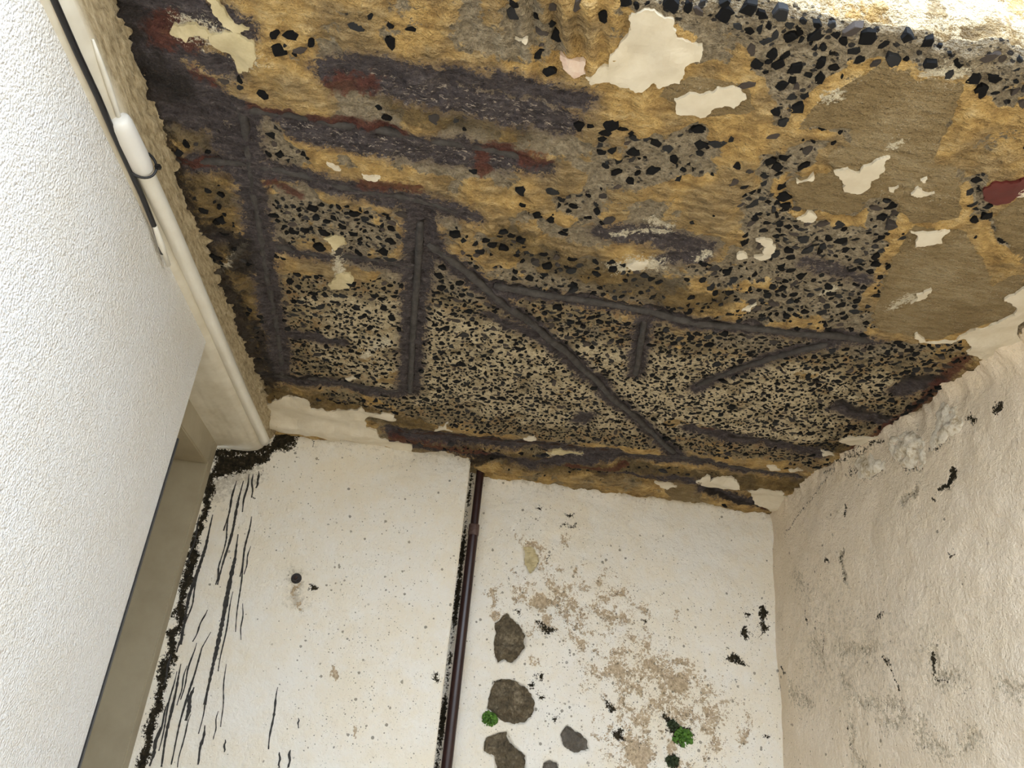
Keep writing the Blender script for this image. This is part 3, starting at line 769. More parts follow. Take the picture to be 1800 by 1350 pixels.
# ------------------------------------------------------------------ walls
def wall_fields(U, V, spec, warp=0.045, seed=200):
    n = fbm(U, V, 30, seed); n2 = fbm(U, V, 28, seed + 9)
    wu = U + (n - 0.5) * warp; wv = V + (n2 - 0.5) * warp
    out = {}
    for key in ('tan', 'mould_shade', 'dots', 'grime'):
        A = np.zeros(U.shape)
        for kind, pts, w, val in spec.get(key, []):
            if kind == 'poly': a = np.clip(0.5 + poly_sd(wu, wv, pts) / w, 0, 1)
            else: a = np.clip(1 - seg_dist(wu, wv, pts if len(pts) > 1 else pts * 2) / w, 0, 1)
            A = np.maximum(A, a * val)
        out[key] = A + spec.get(key + '_base', 0.0)
    return out
def rows(lo, mid, hi, dv): return np.concatenate([np.linspace(lo, mid, 8)[:-1], np.arange(mid, hi + dv, dv)])

# --- back wall, part right of the pipe
def bk(x, y): return (800 + x / 2.368, 780 + y / 2.368)
def B(pts): return [on_back(bk(*p)) for p in pts]
STONES = [
    ('stone', [(215, 705), (250, 740), (270, 760), (292, 800), (290, 850), (260, 890), (240, 912), (205, 895), (180, 910), (165, 870), (172, 790), (168, 745), (190, 730)]),
    ('stone', [(175, 985), (240, 985), (290, 1010), (325, 1060), (330, 1110), (290, 1160), (240, 1165), (180, 1140), (135, 1100), (150, 1030)]),
    ('stone', [(130, 1225), (180, 1205), (215, 1200), (240, 1255), (290, 1300), (295, 1370), (250, 1400), (175, 1380), (165, 1300), (120, 1280)]),
    ('stone_grey', [(465, 1175), (500, 1200), (550, 1235), (557, 1270), (500, 1287), (450, 1250), (440, 1210)]),
    ('flake_yellow', [(285, 430), (320, 425), (345, 470), (350, 485), (340, 510), (312, 540), (290, 500)]),
    ('stone_grey', [(370, 1330), (395, 1318), (425, 1330), (430, 1370), (365, 1372)]),
]
tanP = [[(310, 640), (345, 610), (400, 640), (440, 688), (380, 680), (320, 690)], [(585, 680), (640, 690), (690, 720), (650, 745), (610, 715)],
        [(455, 770), (500, 780), (545, 820), (550, 860), (530, 885), (520, 830)], [(600, 960), (640, 915), (690, 930), (710, 980), (760, 1000), (780, 1050), (720, 1030), (690, 1000), (670, 965)],
        [(780, 910), (820, 905), (880, 940), (850, 980), (815, 970)], [(710, 1145), (780, 1105), (785, 1140), (740, 1170)],
        [(690, 1230), (780, 1240), (835, 1290), (800, 1370), (700, 1350)], [(1025, 1080), (1110, 1115), (1060, 1150)], [(135, 620), (170, 610), (185, 660), (160, 700)],
        [(620, 610), (700, 610), (720, 640), (650, 625)], [(755, 675), (800, 680), (830, 720), (790, 710)], [(490, 700), (520, 720), (510, 750)],
        [(315, 890), (350, 890), (350, 925), (325, 930)], [(430, 385), (475, 380), (470, 415), (440, 405)], [(255, 385), (285, 380), (275, 405)], [(915, 690), (945, 700), (930, 730)],
        [(840, 930), (990, 960), (960, 1060), (900, 1040)], [(285, 420), (330, 405), (375, 430), (350, 450), (330, 440), (300, 430)], [(150, 700), (180, 690), (200, 720), (165, 740)],
        [(905, 1100), (1000, 1100), (980, 1150), (920, 1140)]]
mouldP = [[(1270, 665), (1302, 672), (1305, 700), (1285, 735), (1303, 770), (1262, 798), (1268, 720)], [(1203, 698), (1242, 705), (1225, 742)], [(1192, 790), (1212, 760), (1238, 798), (1212, 822)],
          [(1125, 885), (1165, 868), (1205, 918), (1140, 920)], [(460, 290), (492, 278), (485, 305), (468, 312)], [(455, 340), (490, 332), (474, 352)], [(620, 1055), (645, 1060), (695, 1105), (655, 1118)],
          [(305, 985), (330, 982), (333, 1012), (308, 1016)], [(870, 1130), (890, 1135), (930, 1175), (985, 1190), (1000, 1215), (950, 1255), (905, 1245), (880, 1180)], [(1275, 1215), (1305, 1212), (1300, 1238), (1280, 1235)],
          [(335, 262), (357, 262), (350, 282), (338, 280)], [(405, 1135), (430, 1130), (430, 1155), (408, 1153)], [(875, 1290), (925, 1300), (930, 1345), (890, 1340)], [(650, 1185), (690, 1180), (715, 1230), (680, 1225)],
          [(245, 700), (280, 690), (270, 725)], [(335, 720), (365, 745), (415, 795), (385, 795), (360, 770)], [(150, 980), (190, 980), (240, 985), (190, 992)], [(320, 505), (345, 505), (315, 540), (300, 525)],
          [(60, 45), (100, 40), (150, 45), (160, 75), (120, 90), (60, 90)], [(783, 728), (797, 728), (795, 745), (785, 745)], [(390, 472), (400, 472), (400, 484), (390, 484)], [(340, 970), (372, 965), (368, 992), (345, 990)], [(345, 1030), (378, 1040), (372, 1060), (350, 1050)]]
specR = {'tan': [('poly', B(p), 0.055, 1.0) for p in tanP], 'mould_shade': [('poly', B(p), 0.03, 1.0) for p in mouldP],
         'dots': [('poly', B([(200, 560), (700, 580), (1000, 700), (1150, 950), (1300, 1000), (1340, 1350), (300, 1350), (180, 950)]), 0.5, 0.55), ('poly', B([(560, 900), (1000, 900), (1130, 1350), (600, 1350)]), 0.2, 0.9),
                  ('poly', B([(1150, 640), (1310, 640), (1310, 1000), (1120, 980)]), 0.2, 0.7), ('poly', B([(200, 240), (520, 240), (500, 620), (200, 600)]), 0.3, 0.35), ('poly', B([(150, 900), (480, 900), (480, 1350), (330, 1350)]), 0.2, 0.6)],
         'dots_base': 0.10,
         'grime': [('line', B([(70, 60), (200, 110), (600, 150), (900, 180), (1300, 245)]), 0.16, 0.75), ('poly', B([(560, 250), (1250, 250), (1250, 560), (600, 560)]), 0.4, 0.5), ('line', B([(60, 300), (0, 800)]), 0.10, 0.5)], 'grime_base': 0.1}
bu = np.arange(0.05, XR + 0.02, 0.004); bv = rows(0.0, 1.40, 2.62, 0.004)
U, V = np.meshgrid(bu, bv, indexing='ij')
fr = wall_fields(U, V, specR)
peel = np.clip(1 - seg_dist(U, V, B([(350, 640), (620, 700), (700, 950), (900, 1000), (760, 1200), (1050, 1150)])) / 0.16, 0, 1)
fr['tan'] = np.maximum(fr['tan'], np.clip(0.25 + peel * 0.25 + (fbm(U, V, 34, 246) - 0.5) * 1.0, 0, 0.62) * (peel > 0))
# mould and the gap's shade painted dark in the slot beside the pipe
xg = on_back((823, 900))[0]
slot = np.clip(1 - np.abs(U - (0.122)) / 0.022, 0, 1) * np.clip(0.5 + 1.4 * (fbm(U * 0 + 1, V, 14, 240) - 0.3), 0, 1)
fr['mould_shade'] = np.maximum(fr['mould_shade'], slot)
dR = (fbm(U, V, 5, 210) - 0.5) * 0.024 + (fbm(U, V, 22, 215) - 0.5) * 0.007 - 0.004 * sstep(0.45, 0.6, fr['tan'])
# swelling under the loosened render beside the upper stone
bx, bz = on_back(bk(360, 830)); dR += 0.014 * np.exp(-(((U - bx) / 0.07) ** 2 + ((V - bz) / 0.06) ** 2))
dR += 0.035 * (fbm(U, V * 0.3, 24, 218) - 0.5) * sstep(2.46, 2.53, V)
# shallow hollows around the stones
for mk, p in STONES:
    dR -= 0.016 * sstep(-0.006, 0.005, poly_sd(U, V, B(p)))
wall_back = link('wall_back', grid_mesh('wall_back', np.stack([U, YB - dR, V], -1), fr), M['wall_white'], smooth=True, kind='structure',
                 label='limewashed back wall with bared rubble stones, right of the brown pipe')
def wr_h(u, v):
    i = np.clip(((np.asarray(u) - bu[0]) / 0.004).round().astype(int), 0, len(bu) - 1); j = np.clip(np.searchsorted(bv, v), 0, len(bv) - 1)
    return dR[i, j]
for k, (mk, p) in enumerate(STONES):
    ol = ragged(B(p), 0.20, 3, seed=300 + k)
    hgt = 0.014 if mk != 'flake_yellow' else 0.003
    dome = lambda u, v, s, h=hgt, kk=k: np.clip(s / 0.006, 0, 1) * 0.006 + h * np.sqrt(np.clip(s / 0.03, 0, 1)) + np.maximum((fbm(u, v, 20, 330 + kk) - 0.5) * 0.034 + (np.abs(fbm(u, v, 45, 350 + kk) - 0.5)) * -0.03, -0.010) * np.clip(s / 0.010, 0, 1)
    vs, fs = plate_mesh('stone', ol, lambda u, v: wr_h(u, v), 0.003, 0.005, dome=dome)
    link('stone' if mk != 'flake_yellow' else 'bare_patch', mesh_py('stone', map_back(vs), fs), M[mk], wall_back, smooth=False)

# --- back wall, proud part left of the pipe
def L(pts): return [on_left_panel(p) for p in pts]
XP = on_left_panel((760, 1250))[0]
lu = np.arange(-0.79, 0.108 + 0.001, 0.004); lv = rows(0.0, 1.40, 2.62, 0.004)
specL = {'tan': [('poly', L(p), 0.02, 0.9) for p in [[(575, 1185), (590, 1170), (600, 1180), (585, 1195)], [(515, 1030), (525, 1025), (522, 1050), (512, 1050)], [(510, 1065), (530, 1060), (528, 1075)], [(620, 1275), (632, 1280), (625, 1292)]]],
         'mould_shade': [('poly', L([(372, 845), (385, 800), (420, 803), (465, 795), (488, 768), (490, 745), (500, 738), (540, 750), (545, 762), (520, 768), (515, 785), (480, 795), (470, 812), (440, 822), (400, 838)]), 0.05, 1.25),
                   ('line', L([(375, 842), (345, 940), (320, 1060), (290, 1180), (265, 1280), (245, 1360)]), 0.030, 1.0),
                   ('line', L([(370, 800), (470, 790)]), 0.045, 0.9),
                   ('poly', L([(545, 1032), (560, 1030), (555, 1045), (547, 1044)]), 0.02, 0.9), ('poly', L([(763, 1180), (770, 1178), (768, 1195), (762, 1195)]), 0.02, 0.9),
                   ('line', L([(832, 800), (830, 830)]), 0.02, 0.8)] + [('poly', L(p), 0.02, 0.85) for p in [[(550, 768), (558, 768), (553, 785)], [(517, 800), (523, 800), (520, 806)], [(445, 876), (455, 874), (450, 884)]]],
         'dots': [('poly', L([(560, 1000), (760, 950), (740, 1350), (520, 1350)]), 0.3, 0.45), ('poly', L([(470, 800), (800, 820), (790, 1000), (470, 1000)]), 0.4, 0.25)], 'dots_base': 0.05,
         'grime': [('line', L([(480, 760), (560, 770), (700, 790), (830, 810)]), 0.22, 0.5), ('line', L([(521, 1017), (525, 1060)]), 0.09, 0.8), ('line', L([(380, 860), (440, 830)]), 0.14, 0.8), ('line', L([(822, 830), (800, 980), (770, 1150)]), 0.05, 0.3)], 'grime_base': 0.1}
U, V = np.meshgrid(lu, lv, indexing='ij')
fl = wall_fields(U, V, specL, seed=260)
dL = (fbm(U, V, 4, 270) - 0.5) * 0.010 + (fbm(U, V, 25, 275) - 0.5) * 0.003
dL -= 0.005 * sstep(0.012, 0.0, 0.108 - U + (fbm(U * 0, V, 40, 278) - 0.5) * 0.012)     # worn corner
Pm = np.stack([U, YL - dL, V], -1)
# return face of the proud part towards the pipe
ret = Pm[-1:, :, :].repeat(6, 0).copy(); ret[:, :, 1] += np.linspace(0.006, 0.13, 6)[:, None]; ret[:, :, 0] += 0.002
Pm = np.concatenate([Pm, ret], 0)
fl = {k: np.concatenate([a, (a[-1:] if k != 'mould_shade' else a[-1:] * 0 + 0.55).repeat(6, 0)], 0) for k, a in fl.items()}
wall_panel = link('wall_back', grid_mesh('wall_back', Pm, fl), M['wall_white'], smooth=True, kind='structure',
                  label='smooth limewashed back wall with black drips, left of the brown pipe')
# black drips running down from the rotten corner
DRIPS = [
    ([(415, 845), (405, 890), (394, 933)], 3), ([(428, 845), (408, 933), (383, 1028)], 4), ([(439, 833), (425, 900)], 3), ([(444, 833), (443, 875)], 2.5), ([(454, 828), (455, 840), (450, 858)], 4),
    ([(442, 908), (433, 955), (422, 1014)], 3), ([(418, 939), (414, 983), (397, 1061), (383, 1128), (361, 1239)], 7), ([(433, 950), (425, 1011), (414, 1111)], 2), ([(428, 1061), (423, 1125)], 1.6),
    ([(375, 905), (361, 961), (333, 1050), (317, 1133)], 5), ([(364, 1072), (339, 1128)], 2.2), ([(389, 978), (380, 1028)], 2.5), ([(340, 1208), (335, 1225), (328, 1267)], 7),
    ([(372, 1111), (355, 1139), (333, 1211), (317, 1272), (300, 1344)], 2.8), ([(328, 1083), (311, 1147)], 4), ([(319, 1167), (303, 1239), (283, 1348)], 4), ([(281, 1278), (264, 1347)], 5), ([(361, 1275), (347, 1344)], 4.5),
    ([(397, 1167), (389, 1278)], 1.5), ([(489, 1208), (480, 1260), (472, 1317)], 3.2), ([(396, 1300), (394, 1322)], 3), ([(492, 1322), (491, 1349)], 3), ([(510, 1318), (508, 1349)], 4),
    ([(404, 890), (398, 945), (385, 1000)], 2), ([(410, 1040), (395, 1120), (384, 1180)], 2), ([(350, 1000), (338, 1060), (322, 1110)], 2.2), ([(345, 1130), (330, 1180), (318, 1230)], 2), ([(310, 1180), (292, 1260), (280, 1320)], 2.2),
    ([(372, 1180), (362, 1230), (350, 1290)], 1.6), ([(336, 1255), (322, 1300), (312, 1349)], 1.8), ([(440, 960), (430, 1010)], 1.6), ([(420, 880), (412, 915)], 2), ([(352, 905), (340, 960), (330, 990)], 2.5), ([(300, 1150), (288, 1205)], 3),
    ([(383, 1250), (376, 1300)], 1.5), ([(525, 1262), (524, 1280)], 2), ([(328, 1170), (312, 1240)], 1.8), ([(295, 1235), (272, 1320)], 2.5)]
def panel_h(u, v):
    i = np.clip(((np.asarray(u) - lu[0]) / 0.004).round().astype(int), 0, len(lu) - 1); j = np.clip(np.searchsorted(lv, v), 0, len(lv) - 1)
    return dL[i, j]
for k, (pl, w) in enumerate(DRIPS):
    r = random.Random(400 + k)
    pts = resample(L(pl), 0.006); n = len(pts); hw = w * 2.5 / F / 2
    left = []; right = []
    ph = r.random() * 6
    for i, p in enumerate(pts):
        t = i / max(1, n - 1)
        ww = hw * (0.55 + 0.45 * math.sin(math.pi * min(1, t * 1.15)) ) * r.uniform(0.6, 1.25) * (0.35 + 0.65 * min(1, t * 4)) + 0.0004
        wob = 0.0018 * math.sin(t * 9 + ph)
        left.append((p[0] - ww + wob, p[1])); right.append((p[0] + ww + wob, p[1]))
    vs = []; fs = []
    for i in range(n):
        for q in (left[i], right[i]):
            hz = float(panel_h(q[0], q[1])); vs.append((q[0], YL - hz - 0.0016, q[1])); vs.append((q[0], YL - hz + 0.002, q[1]))
    for i in range(n - 1):
        a = i * 4; b = a + 4
        fs += [(a, a + 2, b + 2, b), (a + 1, a, b, b + 1), (a + 2, a + 3, b + 3, b + 2)]
    fs += [(0, 1, 3, 2), ((n - 1) * 4, (n - 1) * 4 + 2, (n - 1) * 4 + 3, (n - 1) * 4 + 1)]
    link('drip', mesh_py('drip', vs, fs), M['drip'], wall_panel)

# --- right wall
def rw(x, y): return (1300 + x / 1.928, 650 + y / 1.928)
def R(pts): return [on_side(rw(*p)) for p in pts]
specS = {'tan': [('line', R(p), w * 1.4, 0.58) for p, w in [([(190, 700), (230, 740)], 0.05), ([(250, 920), (290, 1000)], 0.05), ([(340, 960), (460, 940)], 0.06), ([(350, 1060), (420, 1130), (540, 1130), (560, 1180), (490, 1190)], 0.06),
                                               ([(650, 940), (670, 1040), (740, 1050)], 0.06), ([(620, 1180), (610, 1260), (690, 1290)], 0.06), ([(380, 1190), (390, 1300), (420, 1340)], 0.05), ([(880, 1070), (950, 1080)], 0.06), ([(750, 1270), (800, 1240)], 0.06), ([(180, 1090), (240, 1130)], 0.06)]]
                + [('line', R(p), 0.03, 0.75) for p in [[(540, 450), (590, 410)], [(350, 620), (360, 720)]]],
         'mould_shade': [('poly', R([(705, 320), (720, 315), (728, 350), (735, 370), (700, 410), (668, 415), (665, 395), (700, 365)]), 0.02, 0.85), ('poly', R([(545, 445), (575, 405), (598, 398), (580, 430), (545, 460)]), 0.03, 0.55), ('line', R([(355, 455), (358, 485)]), 0.012, 0.9),
                   ('line', R([(490, 975), (520, 1010), (540, 1060), (545, 1090)]), 0.014, 0.72), ('line', R([(645, 950), (655, 1020), (680, 1060), (720, 1060)]), 0.014, 0.72), ('line', R([(350, 630), (352, 700)]), 0.022, 0.6), ('line', R([(870, 125), (880, 140)]), 0.02, 0.9),
                   ('line', R([(300, 655), (310, 660)]), 0.014, 0.85), ('line', R([(650, 430), (660, 438)]), 0.014, 0.85), ('line', R([(465, 850), (485, 830)]), 0.025, 0.62), ('line', R([(775, 150), (785, 165)]), 0.02, 0.8), ('line', R([(230, 820), (235, 860)]), 0.012, 0.7), ('line', R([(280, 900), (282, 960)]), 0.012, 0.65),
                   ('line', R([(380, 340), (440, 350), (480, 330)]), 0.05, 0.52), ('line', R([(520, 300), (600, 330)]), 0.035, 0.55), ('line', R([(640, 270), (700, 245)]), 0.03, 0.5), ('line', R([(290, 345), (330, 320), (400, 285), (480, 240)]), 0.02, 0.6), ('line', R([(130, 1060), (135, 1090)]), 0.015, 0.8), ('line', R([(150, 1010), (158, 1020)]), 0.014, 0.85), ('line', R([(705, 625), (710, 632)]), 0.014, 0.8), ('line', R([(370, 1200), (378, 1290)]), 0.012, 0.62)]
                + [('line', [(2.60, 2.40), (2.2, 2.53), (1.9, 2.56)], 0.02, 0.5)],
         'dots': [('poly', R([(130, 600), (400, 600), (450, 1350), (130, 1350)]), 0.3, 0.16), ('poly', R([(400, 850), (964, 850), (964, 1350), (400, 1350)]), 0.3, 0.14)], 'dots_base': 0.05,
         'grime': [('poly', R([(130, 500), (964, 700), (964, 1350), (130, 1350)]), 0.5, 0.55)], 'grime_base': 0.12}
su = np.concatenate([np.linspace(0.30, 0.9, 6)[:-1], np.arange(0.9, 2.72, 0.0042)]); sv = rows(0.0, 1.45, 2.60, 0.0042)
U, V = np.meshgrid(su, sv, indexing='ij')
fs_ = wall_fields(U, V, specS, seed=420)
dS = (fbm(U, V, 3, 430) - 0.5) * 0.030 + (fbm(U, V, 14, 435) - 0.5) * 0.009 + (fbm(U, V, 45, 438) - 0.5) * 0.0022 - 0.003 * sstep(0.45, 0.6, fs_['tan'])
# plaster coves out towards the ceiling along the nearer stretch
dS += 0.045 * sstep(2.50, 2.58, V) * sstep(1.75, 1.55, U) * (0.6 + 0.8 * fbm(U, V, 20, 440))
dS += 0.055 * (fbm(U, V * 0.35, 22, 444) - 0.5) * sstep(2.46, 2.55, V)
wall_right = link('wall_right', grid_mesh('wall_right', np.stack([XR - dS, U, V], -1)[::-1], {k: a[::-1] for k, a in fs_.items()}), M['wall_beige'], smooth=True, kind='structure',
                  label='uneven beige limewashed side wall with worn blotches')
def rs_h(u, v):
    i = np.clip(np.searchsorted(su, u), 0, len(su) - 1); j = np.clip(np.searchsorted(sv, v), 0, len(sv) - 1); return dS[i, j]
CRUST = [[(640, 230), (655, 150), (690, 105), (735, 120), (760, 170), (745, 215), (700, 240), (665, 265), (640, 285)], [(495, 240), (540, 215), (580, 203), (612, 225), (625, 250), (628, 310), (605, 345), (560, 335), (515, 300)],
         [(388, 320), (400, 290), (440, 278), (490, 305), (492, 340), (440, 370), (400, 372)]]
for k, p in enumerate(CRUST):
    ol = ragged(R(p), 0.26, 3, seed=450 + k)
    dome = lambda u, v, s, kk=k: 0.012 * np.sqrt(np.clip(s / 0.05, 0, 1)) + (fbm(u, v, 45, 460 + kk) - 0.5) * 0.035 * np.clip(s / 0.02, 0, 1)
    vs, fs = plate_mesh('plaster_crust', ol, lambda u, v: rs_h(u, v) - 0.004, 0.002, 0.006, dome=dome)
    link('plaster_crust', mesh_py('plaster_crust', map_right(vs), fs), M['crust'], wall_right, smooth=True, label='lichen-stained crust of broken plaster')
# solid walls behind the rendered faces
link('wall_back_core', box_mesh('wall_back_core', -1.1, 1.45, YB + 0.04, YB + 0.25, 0, CEIL_Z + 0.05), M['slab'], kind='structure', label='masonry behind the back wall render')
link('wall_right_core', box_mesh('wall_right_core', XR + 0.05, XR + 0.25, 0.30, YB + 0.04, 0, CEIL_Z + 0.05), M['slab'], kind='structure', label='masonry behind the side wall render')

# --- left wall with stippled white paint, door reveal beyond it
lw = grid_mesh('wall_left', np.stack([np.full((60, 40), XL), *np.meshgrid(np.linspace(0.15, YE, 60), np.linspace(0, CZ + 0.885, 40), indexing='ij')], -1))
bm = bmesh.new(); bm.from_mesh(lw)
bmesh.ops.solidify(bm, geom=bm.faces[:], thickness=0.0)
bm.free()
wl = box_mesh('wall_left', -0.95, XL, 0.15, YE, 0, CZ + 0.885)
bm = bmesh.new(); bm.from_mesh(wl); bmesh.ops.bevel(bm, geom=[e for e in bm.edges if abs(e.verts[0].co.z - e.verts[1].co.z) > 1], offset=0.004, segments=2, affect='EDGES'); bm.to_mesh(wl); bm.free()
bpy.data.meshes.remove(lw)
link('wall_left', wl, M['stipple'], kind='structure', label='white stippled side wall beside the door reveal')

strip = link('gap_shade_strip', box_mesh('gap_shade_strip', -0.645, XL + 0.0035, YE - 0.0035, YE + 0.0045, 0, CZ + 0.60), M['black'], bpy.data.objects['wall_left'], label='black strip imitating the shaded gap along the wall end')  # added black strip, draws the dark gap between wall end and jamb
# plastered beam along the left side of the ceiling
prof = [(-0.560, 0.975), (-0.572, 0.955), (-0.585, 0.925), (-0.596, 0.900), (-0.606, 0.882), (-0.616, 0.868), (-0.630, 0.858), (-0.660, 0.852), (-0.70, 0.850), (-0.775, 0.848), (-0.80, 0.848), (-0.80, 0.98)]
pu = []
for a, b in zip(prof[:-1], prof[1:]):
    k = max(1, int(math.dist(a, b) / 0.006)); pu += [(a[0] + (b[0] - a[0]) * i / k, a[1] + (b[1] - a[1]) * i / k) for i in range(k)]
pu.append(prof[-1]); pu = np.array(pu)
by = np.arange(0.60, YL + 0.008, 0.006)
PB = np.zeros((len(by), len(pu), 3)); PB[:, :, 0] = pu[None, :, 0]; PB[:, :, 1] = by[:, None]; PB[:, :, 2] = CZ + pu[None, :, 1]
pt = np.arange(len(pu))[None, :] / 12.0
nb = fbm(by[:, None] + 0 * pt, pt + 0 * by[:, None], 7, 500) - 0.5
topw = sstep(0.91, 0.96, pu[:, 1])[None, :] * (pu[None, :, 0] > -0.62)
rag = (fbm(by[:, None] + 0 * pt, pt, 45, 505, 4) - 0.5)
PB[:, :, 0] += nb * 0.006 + rag * 0.045 * topw; PB[:, :, 2] += nb * 0.004
raw = np.repeat((sstep(0.893, 0.905, pu[:, 1]) * (pu[:, 0] > -0.62))[None, :], len(by), 0)
link('beam', grid_mesh('beam', PB[:, ::-1], {'raw': raw[:, ::-1]}), M['beam'], smooth=True, kind='structure', label='off-white plastered beam between the ceiling and the door reveal')

# door frame in the reveal: jamb towards the room, head above
door = link('door_1', None, kind='structure', label='cream painted door frame in the reveal beyond the white wall'); door.location = (-0.77, 2.2, 0)
def dpart(name, x0, x1, y0, y1, z0, z1, m, bev=0.004):
    me = box_mesh(name, x0 + 0.77, x1 + 0.77, y0 - 2.2, y1 - 2.2, z0, z1)
    b = bmesh.new(); b.from_mesh(me); bmesh.ops.bevel(b, geom=b.edges[:], offset=bev, segments=2, affect='EDGES'); b.to_mesh(me); b.free()
    return link(name, me, m, door)
dpart('head', -0.93, -0.755, YE + 0.002, 2.50, CZ + 0.765, CZ + 0.855, M['frame'])
dpart('jamb', -0.93, -0.755, 2.50, 2.552, 0.0, CZ + 0.855, M['frame'])
dpart('door_leaf', -0.95, -0.93, YE + 0.002, 2.56, 0.0, CZ + 0.95, M['frame'])

# ================================================================== THINGS
# ------------------------------------------------------------------ reinforcing bars laid bare in the slab
BARS = [
    ([(738, 395), (735, 450), (727, 560), (720, 692)], 0.0085, 'rebar', 'straight grey bar running down from the bar junction, left of the long diagonal'),
    ([(752, 430), (820, 482), (900, 546), (1000, 636), (1080, 712), (1185, 800)], 0.0100, 'rebar', 'long diagonal grey bar crossing the bared concrete field'),
    ([(868, 505), (960, 520), (1100, 541), (1260, 573), (1400, 588), (1530, 604)], 0.0095, 'rebar', 'long grey bar branching off the diagonal towards the side wall'),
    ([(1133, 566), (1125, 620), (1117, 668)], 0.0085, 'rebar', 'short stub of grey bar hanging below the long branching bar'),
    ([(1455, 608), (1400, 622), (1290, 665), (1224, 691)], 0.0085, 'rebar', 'slanting grey bar nearest the beige side wall'),
    ([(420, 190), (437, 290), (455, 400), (470, 500), (488, 600), (496, 662)], 0.0085, 'rebar', 'grey bar beside and along the plastered beam'),
    ([(300, 286), (430, 292), (560, 320), (650, 341), (738, 358), (810, 376)], 0.0085, 'rebar', 'slurry-covered crossbar above the flake-spotted panel, meeting the bar junction'),
    ([(480, 436), (600, 453), (724, 478)], 0.0075, 'rebar', 'short crossbar between the two bars that run towards the back wall'),
    ([(430, 196), (600, 228), (760, 255), (900, 282), (950, 296)], 0.0085, 'rebar', 'dark crossbar with red staining just below the long purple smear'),
    ([(480, 664), (560, 672), (700, 692)], 0.0085, 'rebar', 'crossbar closest to the white plaster cove'),
    ([(700, 757), (780, 765), (870, 774), (960, 783), (1070, 796)], 0.0095, 'rebar_rust', 'rusty bar in the groove over the pipe top'),
    ([(1100, 801), (1180, 806), (1240, 811), (1320, 826), (1400, 839)], 0.0095, 'rebar', 'grey bar low along the back wall in the far corner'),
]
for k, (pl, r, mk, lab) in enumerate(BARS):
    pts = resample([(x, y, 0) for x, y in cp(pl)], 0.012)
    P3 = []; rad = []
    rr = random.Random(600 + k)
    for p in pts:
        x, y = p[0], p[1]
        P3.append((x, y, CEIL_Z - float(ceil_h(x, y)))); rad.append(r * rr.uniform(0.88, 1.12))
    zs = np.array([p[2] for p in P3])
    ker = np.ones(9) / 9; zs = np.convolve(np.pad(zs, 4, mode='edge'), ker, 'valid')
    base = P3[0]
    loc = Vector((base[0], base[1], zs[0]))
    P3 = [Vector((p[0], p[1], z)) - Vector((0, 0, r * (0.12 if k < 5 else -0.70))) - loc for p, z in zip(P3, zs)]
    rad[0] *= 0.7; rad[-1] *= 0.7
    o = link('reinforcing_bar', tube_mesh('reinforcing_bar', P3, rad, 10, 0.22, 620 + k), M[mk], smooth=True, label=lab, category='steel bar', group='exposed reinforcing bars')
    o.location = loc

# ------------------------------------------------------------------ pipe in the wall angle
pipe_x = 0.150; pipe_y = 2.655
pipe = thing('drain_pipe', 'dark brown pipe running down the back wall', 'pipe', (pipe_x, pipe_y, 0))
def pipe_part(name, z0, z1, r, m):
    n = 20; zz = [z0, z0 + 0.002] + list(np.linspace(z0 + 0.01, z1 - 0.01, 12)) + [z1 - 0.002, z1]
    rr = [r * 0.96] + [r] * (len(zz) - 2) + [r * 0.96]
    return link(name, tube_mesh(name, [(0.0, 0, z) for z in zz], rr, n), m, pipe, smooth=True)
pipe_part('pipe_length', CZ + 0.70, CZ + 0.955, 0.0145, M['pipe'])
pipe_part('pipe_length', 0.0, CZ + 0.70, 0.0175, M['pipe'])
pipe_part('collar', CZ + 0.675, CZ + 0.715, 0.0190, M['pipe_collar'])

# ------------------------------------------------------------------ conduit, sleeve, cables on the beam
def on_line(x, z, y): return (x, y, CZ + z)
cx_, cz_ = -0.603, 0.884
cond = thing('conduit', 'white painted conduit running along the lower edge of the plastered beam', 'conduit', (cx_, 1.035, CZ + cz_))
yy = np.linspace(0.02, 1.50, 60)
link('tube', tube_mesh('tube', [((math.sin(t * 5) * 0.002), t, 0.003 * math.sin(t * 3.1)) for t in yy], [0.0165] * 60, 18, 0.02, 5), M['conduit'], cond, smooth=True)
sl = [(0, -0.005, 0), (0, 0.0, 0), (0, 0.01, 0), (0.0, 0.04, 0), (0.001, 0.08, 0.001), (0.002, 0.118, 0.0), (0.002, 0.124, 0)]
link('sleeve', tube_mesh('sleeve', [(a, b, c - 0.002) for a, b, c in sl], [0.012, 0.0175, 0.0195, 0.0205, 0.0205, 0.0195, 0.017], 20), M['sleeve'], cond, smooth=True)
link('lead_wire', tube_mesh('lead_wire', [(0.006, -0.15, 0.012), (0.0045, -0.11, 0.009), (0.003, -0.07, 0.006), (0.0015, -0.035, 0.003), (0, 0.0, 0)], [0.002, 0.0042, 0.005, 0.0045, 0.004], 10), M['conduit'], cond, smooth=True)
def left_pt(p, x=XL + 0.012): 
    r = ray(p); r = r * (x / r[0]); return (r[0], r[1], r[2] + CZ)
cab = [left_pt(p, x) for p, x in [((70, -50), -0.612), ((95, 0), -0.612), ((137, 95), -0.612), ((172, 170), -0.612), ((200, 235), -0.612), ((225, 290), -0.614), ((250, 345), -0.614), ((272, 400), -0.613), ((286, 445), -0.613)]]
o = link('black_cable', tube_mesh('black_cable', resample([Vector(c) - Vector(cab[0]) for c in cab], 0.02), [0.0052] * len(resample(cab, 0.02)), 12), M['black'], smooth=True,
         label='black cable tied alongside the white conduit', category='cable'); o.location = cab[0]
stub = [left_pt(p, -0.611) for p in [(272, 398), (283, 430), (296, 466)]]
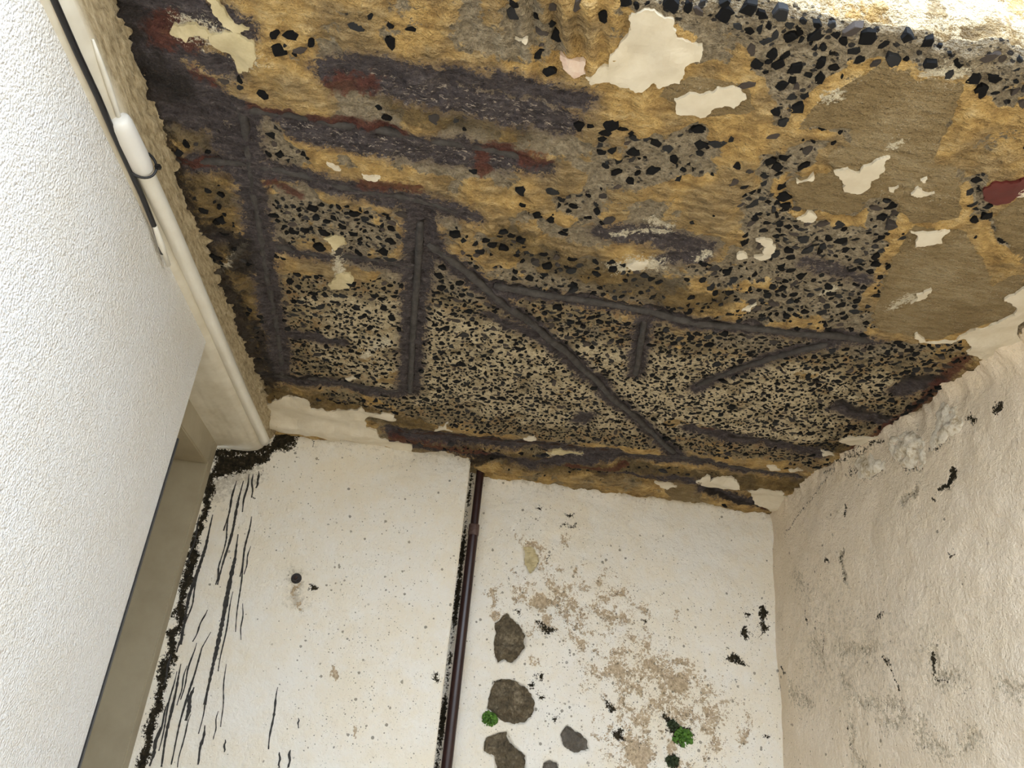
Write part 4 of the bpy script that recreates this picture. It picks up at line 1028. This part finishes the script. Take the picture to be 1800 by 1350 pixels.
o = link('wire_stub', tube_mesh('wire_stub', [Vector(c) - Vector(stub[0]) for c in stub], [0.0045, 0.0065, 0.005], 10, 0.1), M['conduit'], smooth=True,
         label='short white painted wire stub below the end of the black cable', category='wire'); o.location = stub[0]
# cable tie
tie = thing('cable_tie', 'black cable tie looped around the white sleeve', 'cable tie', (cx_ + 0.001, 1.145, CZ + cz_))
ring = []
for k in range(33):
    a = 2 * math.pi * k / 32; ring.append((0.0015 + 0.0235 * math.cos(a), 0.012 * math.cos(a + 0.6), 0.0235 * math.sin(a)))
link('strap', tube_mesh('strap', ring, 0.0024, 8, cap=False), M['black'], tie, smooth=True)
bmh = box_mesh('lock_head', -0.005, 0.005, -0.005, 0.005, -0.004, 0.004)
b = bmesh.new(); b.from_mesh(bmh); bmesh.ops.bevel(b, geom=b.edges[:], offset=0.0015, segments=2, affect='EDGES'); b.to_mesh(bmh); b.free()
hd = link('lock_head', bmh, M['black'], tie); hd.location = (0.028, 0.006, 0.004)

# ------------------------------------------------------------------ anchor bolt in the smooth wall
bx, bz = on_left_panel((521, 1017))
bolt = thing('anchor_bolt', 'rusty black anchor bolt stuck in the smooth white wall', 'bolt', (bx, YL - float(panel_h(bx, bz)), bz))
def cyl_y(name, r0, r1, y0, y1, n, m):
    return link(name, tube_mesh(name, [(0, y0, 0), (0, (y0 + y1) / 2, 0), (0, y1, 0)], [r0, r0, r1], n), m, bolt)
cyl_y('washer', 0.017, 0.015, 0.003, -0.004, 20, M['bolt'])
cyl_y('nut', 0.013, 0.012, -0.003, -0.014, 6, M['bolt'])
cyl_y('shank', 0.006, 0.005, -0.012, -0.022, 12, M['rebar_rust'])

# ------------------------------------------------------------------ moss
def moss(px, rad, n, mk, label, seed, flat=0.6):
    r = random.Random(seed); u, v = on_back(px); base = Vector((u, YB - float(wr_h(u, v)), v))
    bm = bmesh.new()
    for k in range(n):
        a = r.uniform(0, 6.28); q = rad * math.sqrt(r.random()); c = Vector((q * math.cos(a), -r.uniform(0, 0.016) * (1 - q / rad * 0.7), q * math.sin(a) * 0.8))
        s = r.uniform(0.003, 0.0075)
        mt = Matrix.Translation(c) @ Matrix.Rotation(r.uniform(0, 6.28), 4, Vector((r.random(), r.random(), r.random() + 0.1)).normalized()) @ Matrix.Diagonal((s, s * flat, s * 1.25, 1))
        bmesh.ops.create_icosphere(bm, subdivisions=1, radius=1.0, matrix=mt)
    me = bpy.data.meshes.new('moss_clump'); bm.to_mesh(me); bm.free()
    o = link('moss_clump', me, M[mk], smooth=True, label=label, category='moss', group='moss on the back wall'); o.location = base
moss((860, 1264), 0.024, 110, 'moss', 'bright green moss clump at the lower edge of the rounded brown stone', 701)
moss((1200, 1296), 0.034, 150, 'moss', 'green moss clump on the white wall among tan bare patches', 702)
moss((1182, 1275), 0.018, 50, 'moss_dark', 'dark mossy strand just above the green moss clump', 703)
moss((1180, 1338), 0.022, 50, 'moss_dark', 'small dark moss patch at the foot of the picture below the green clump', 704)
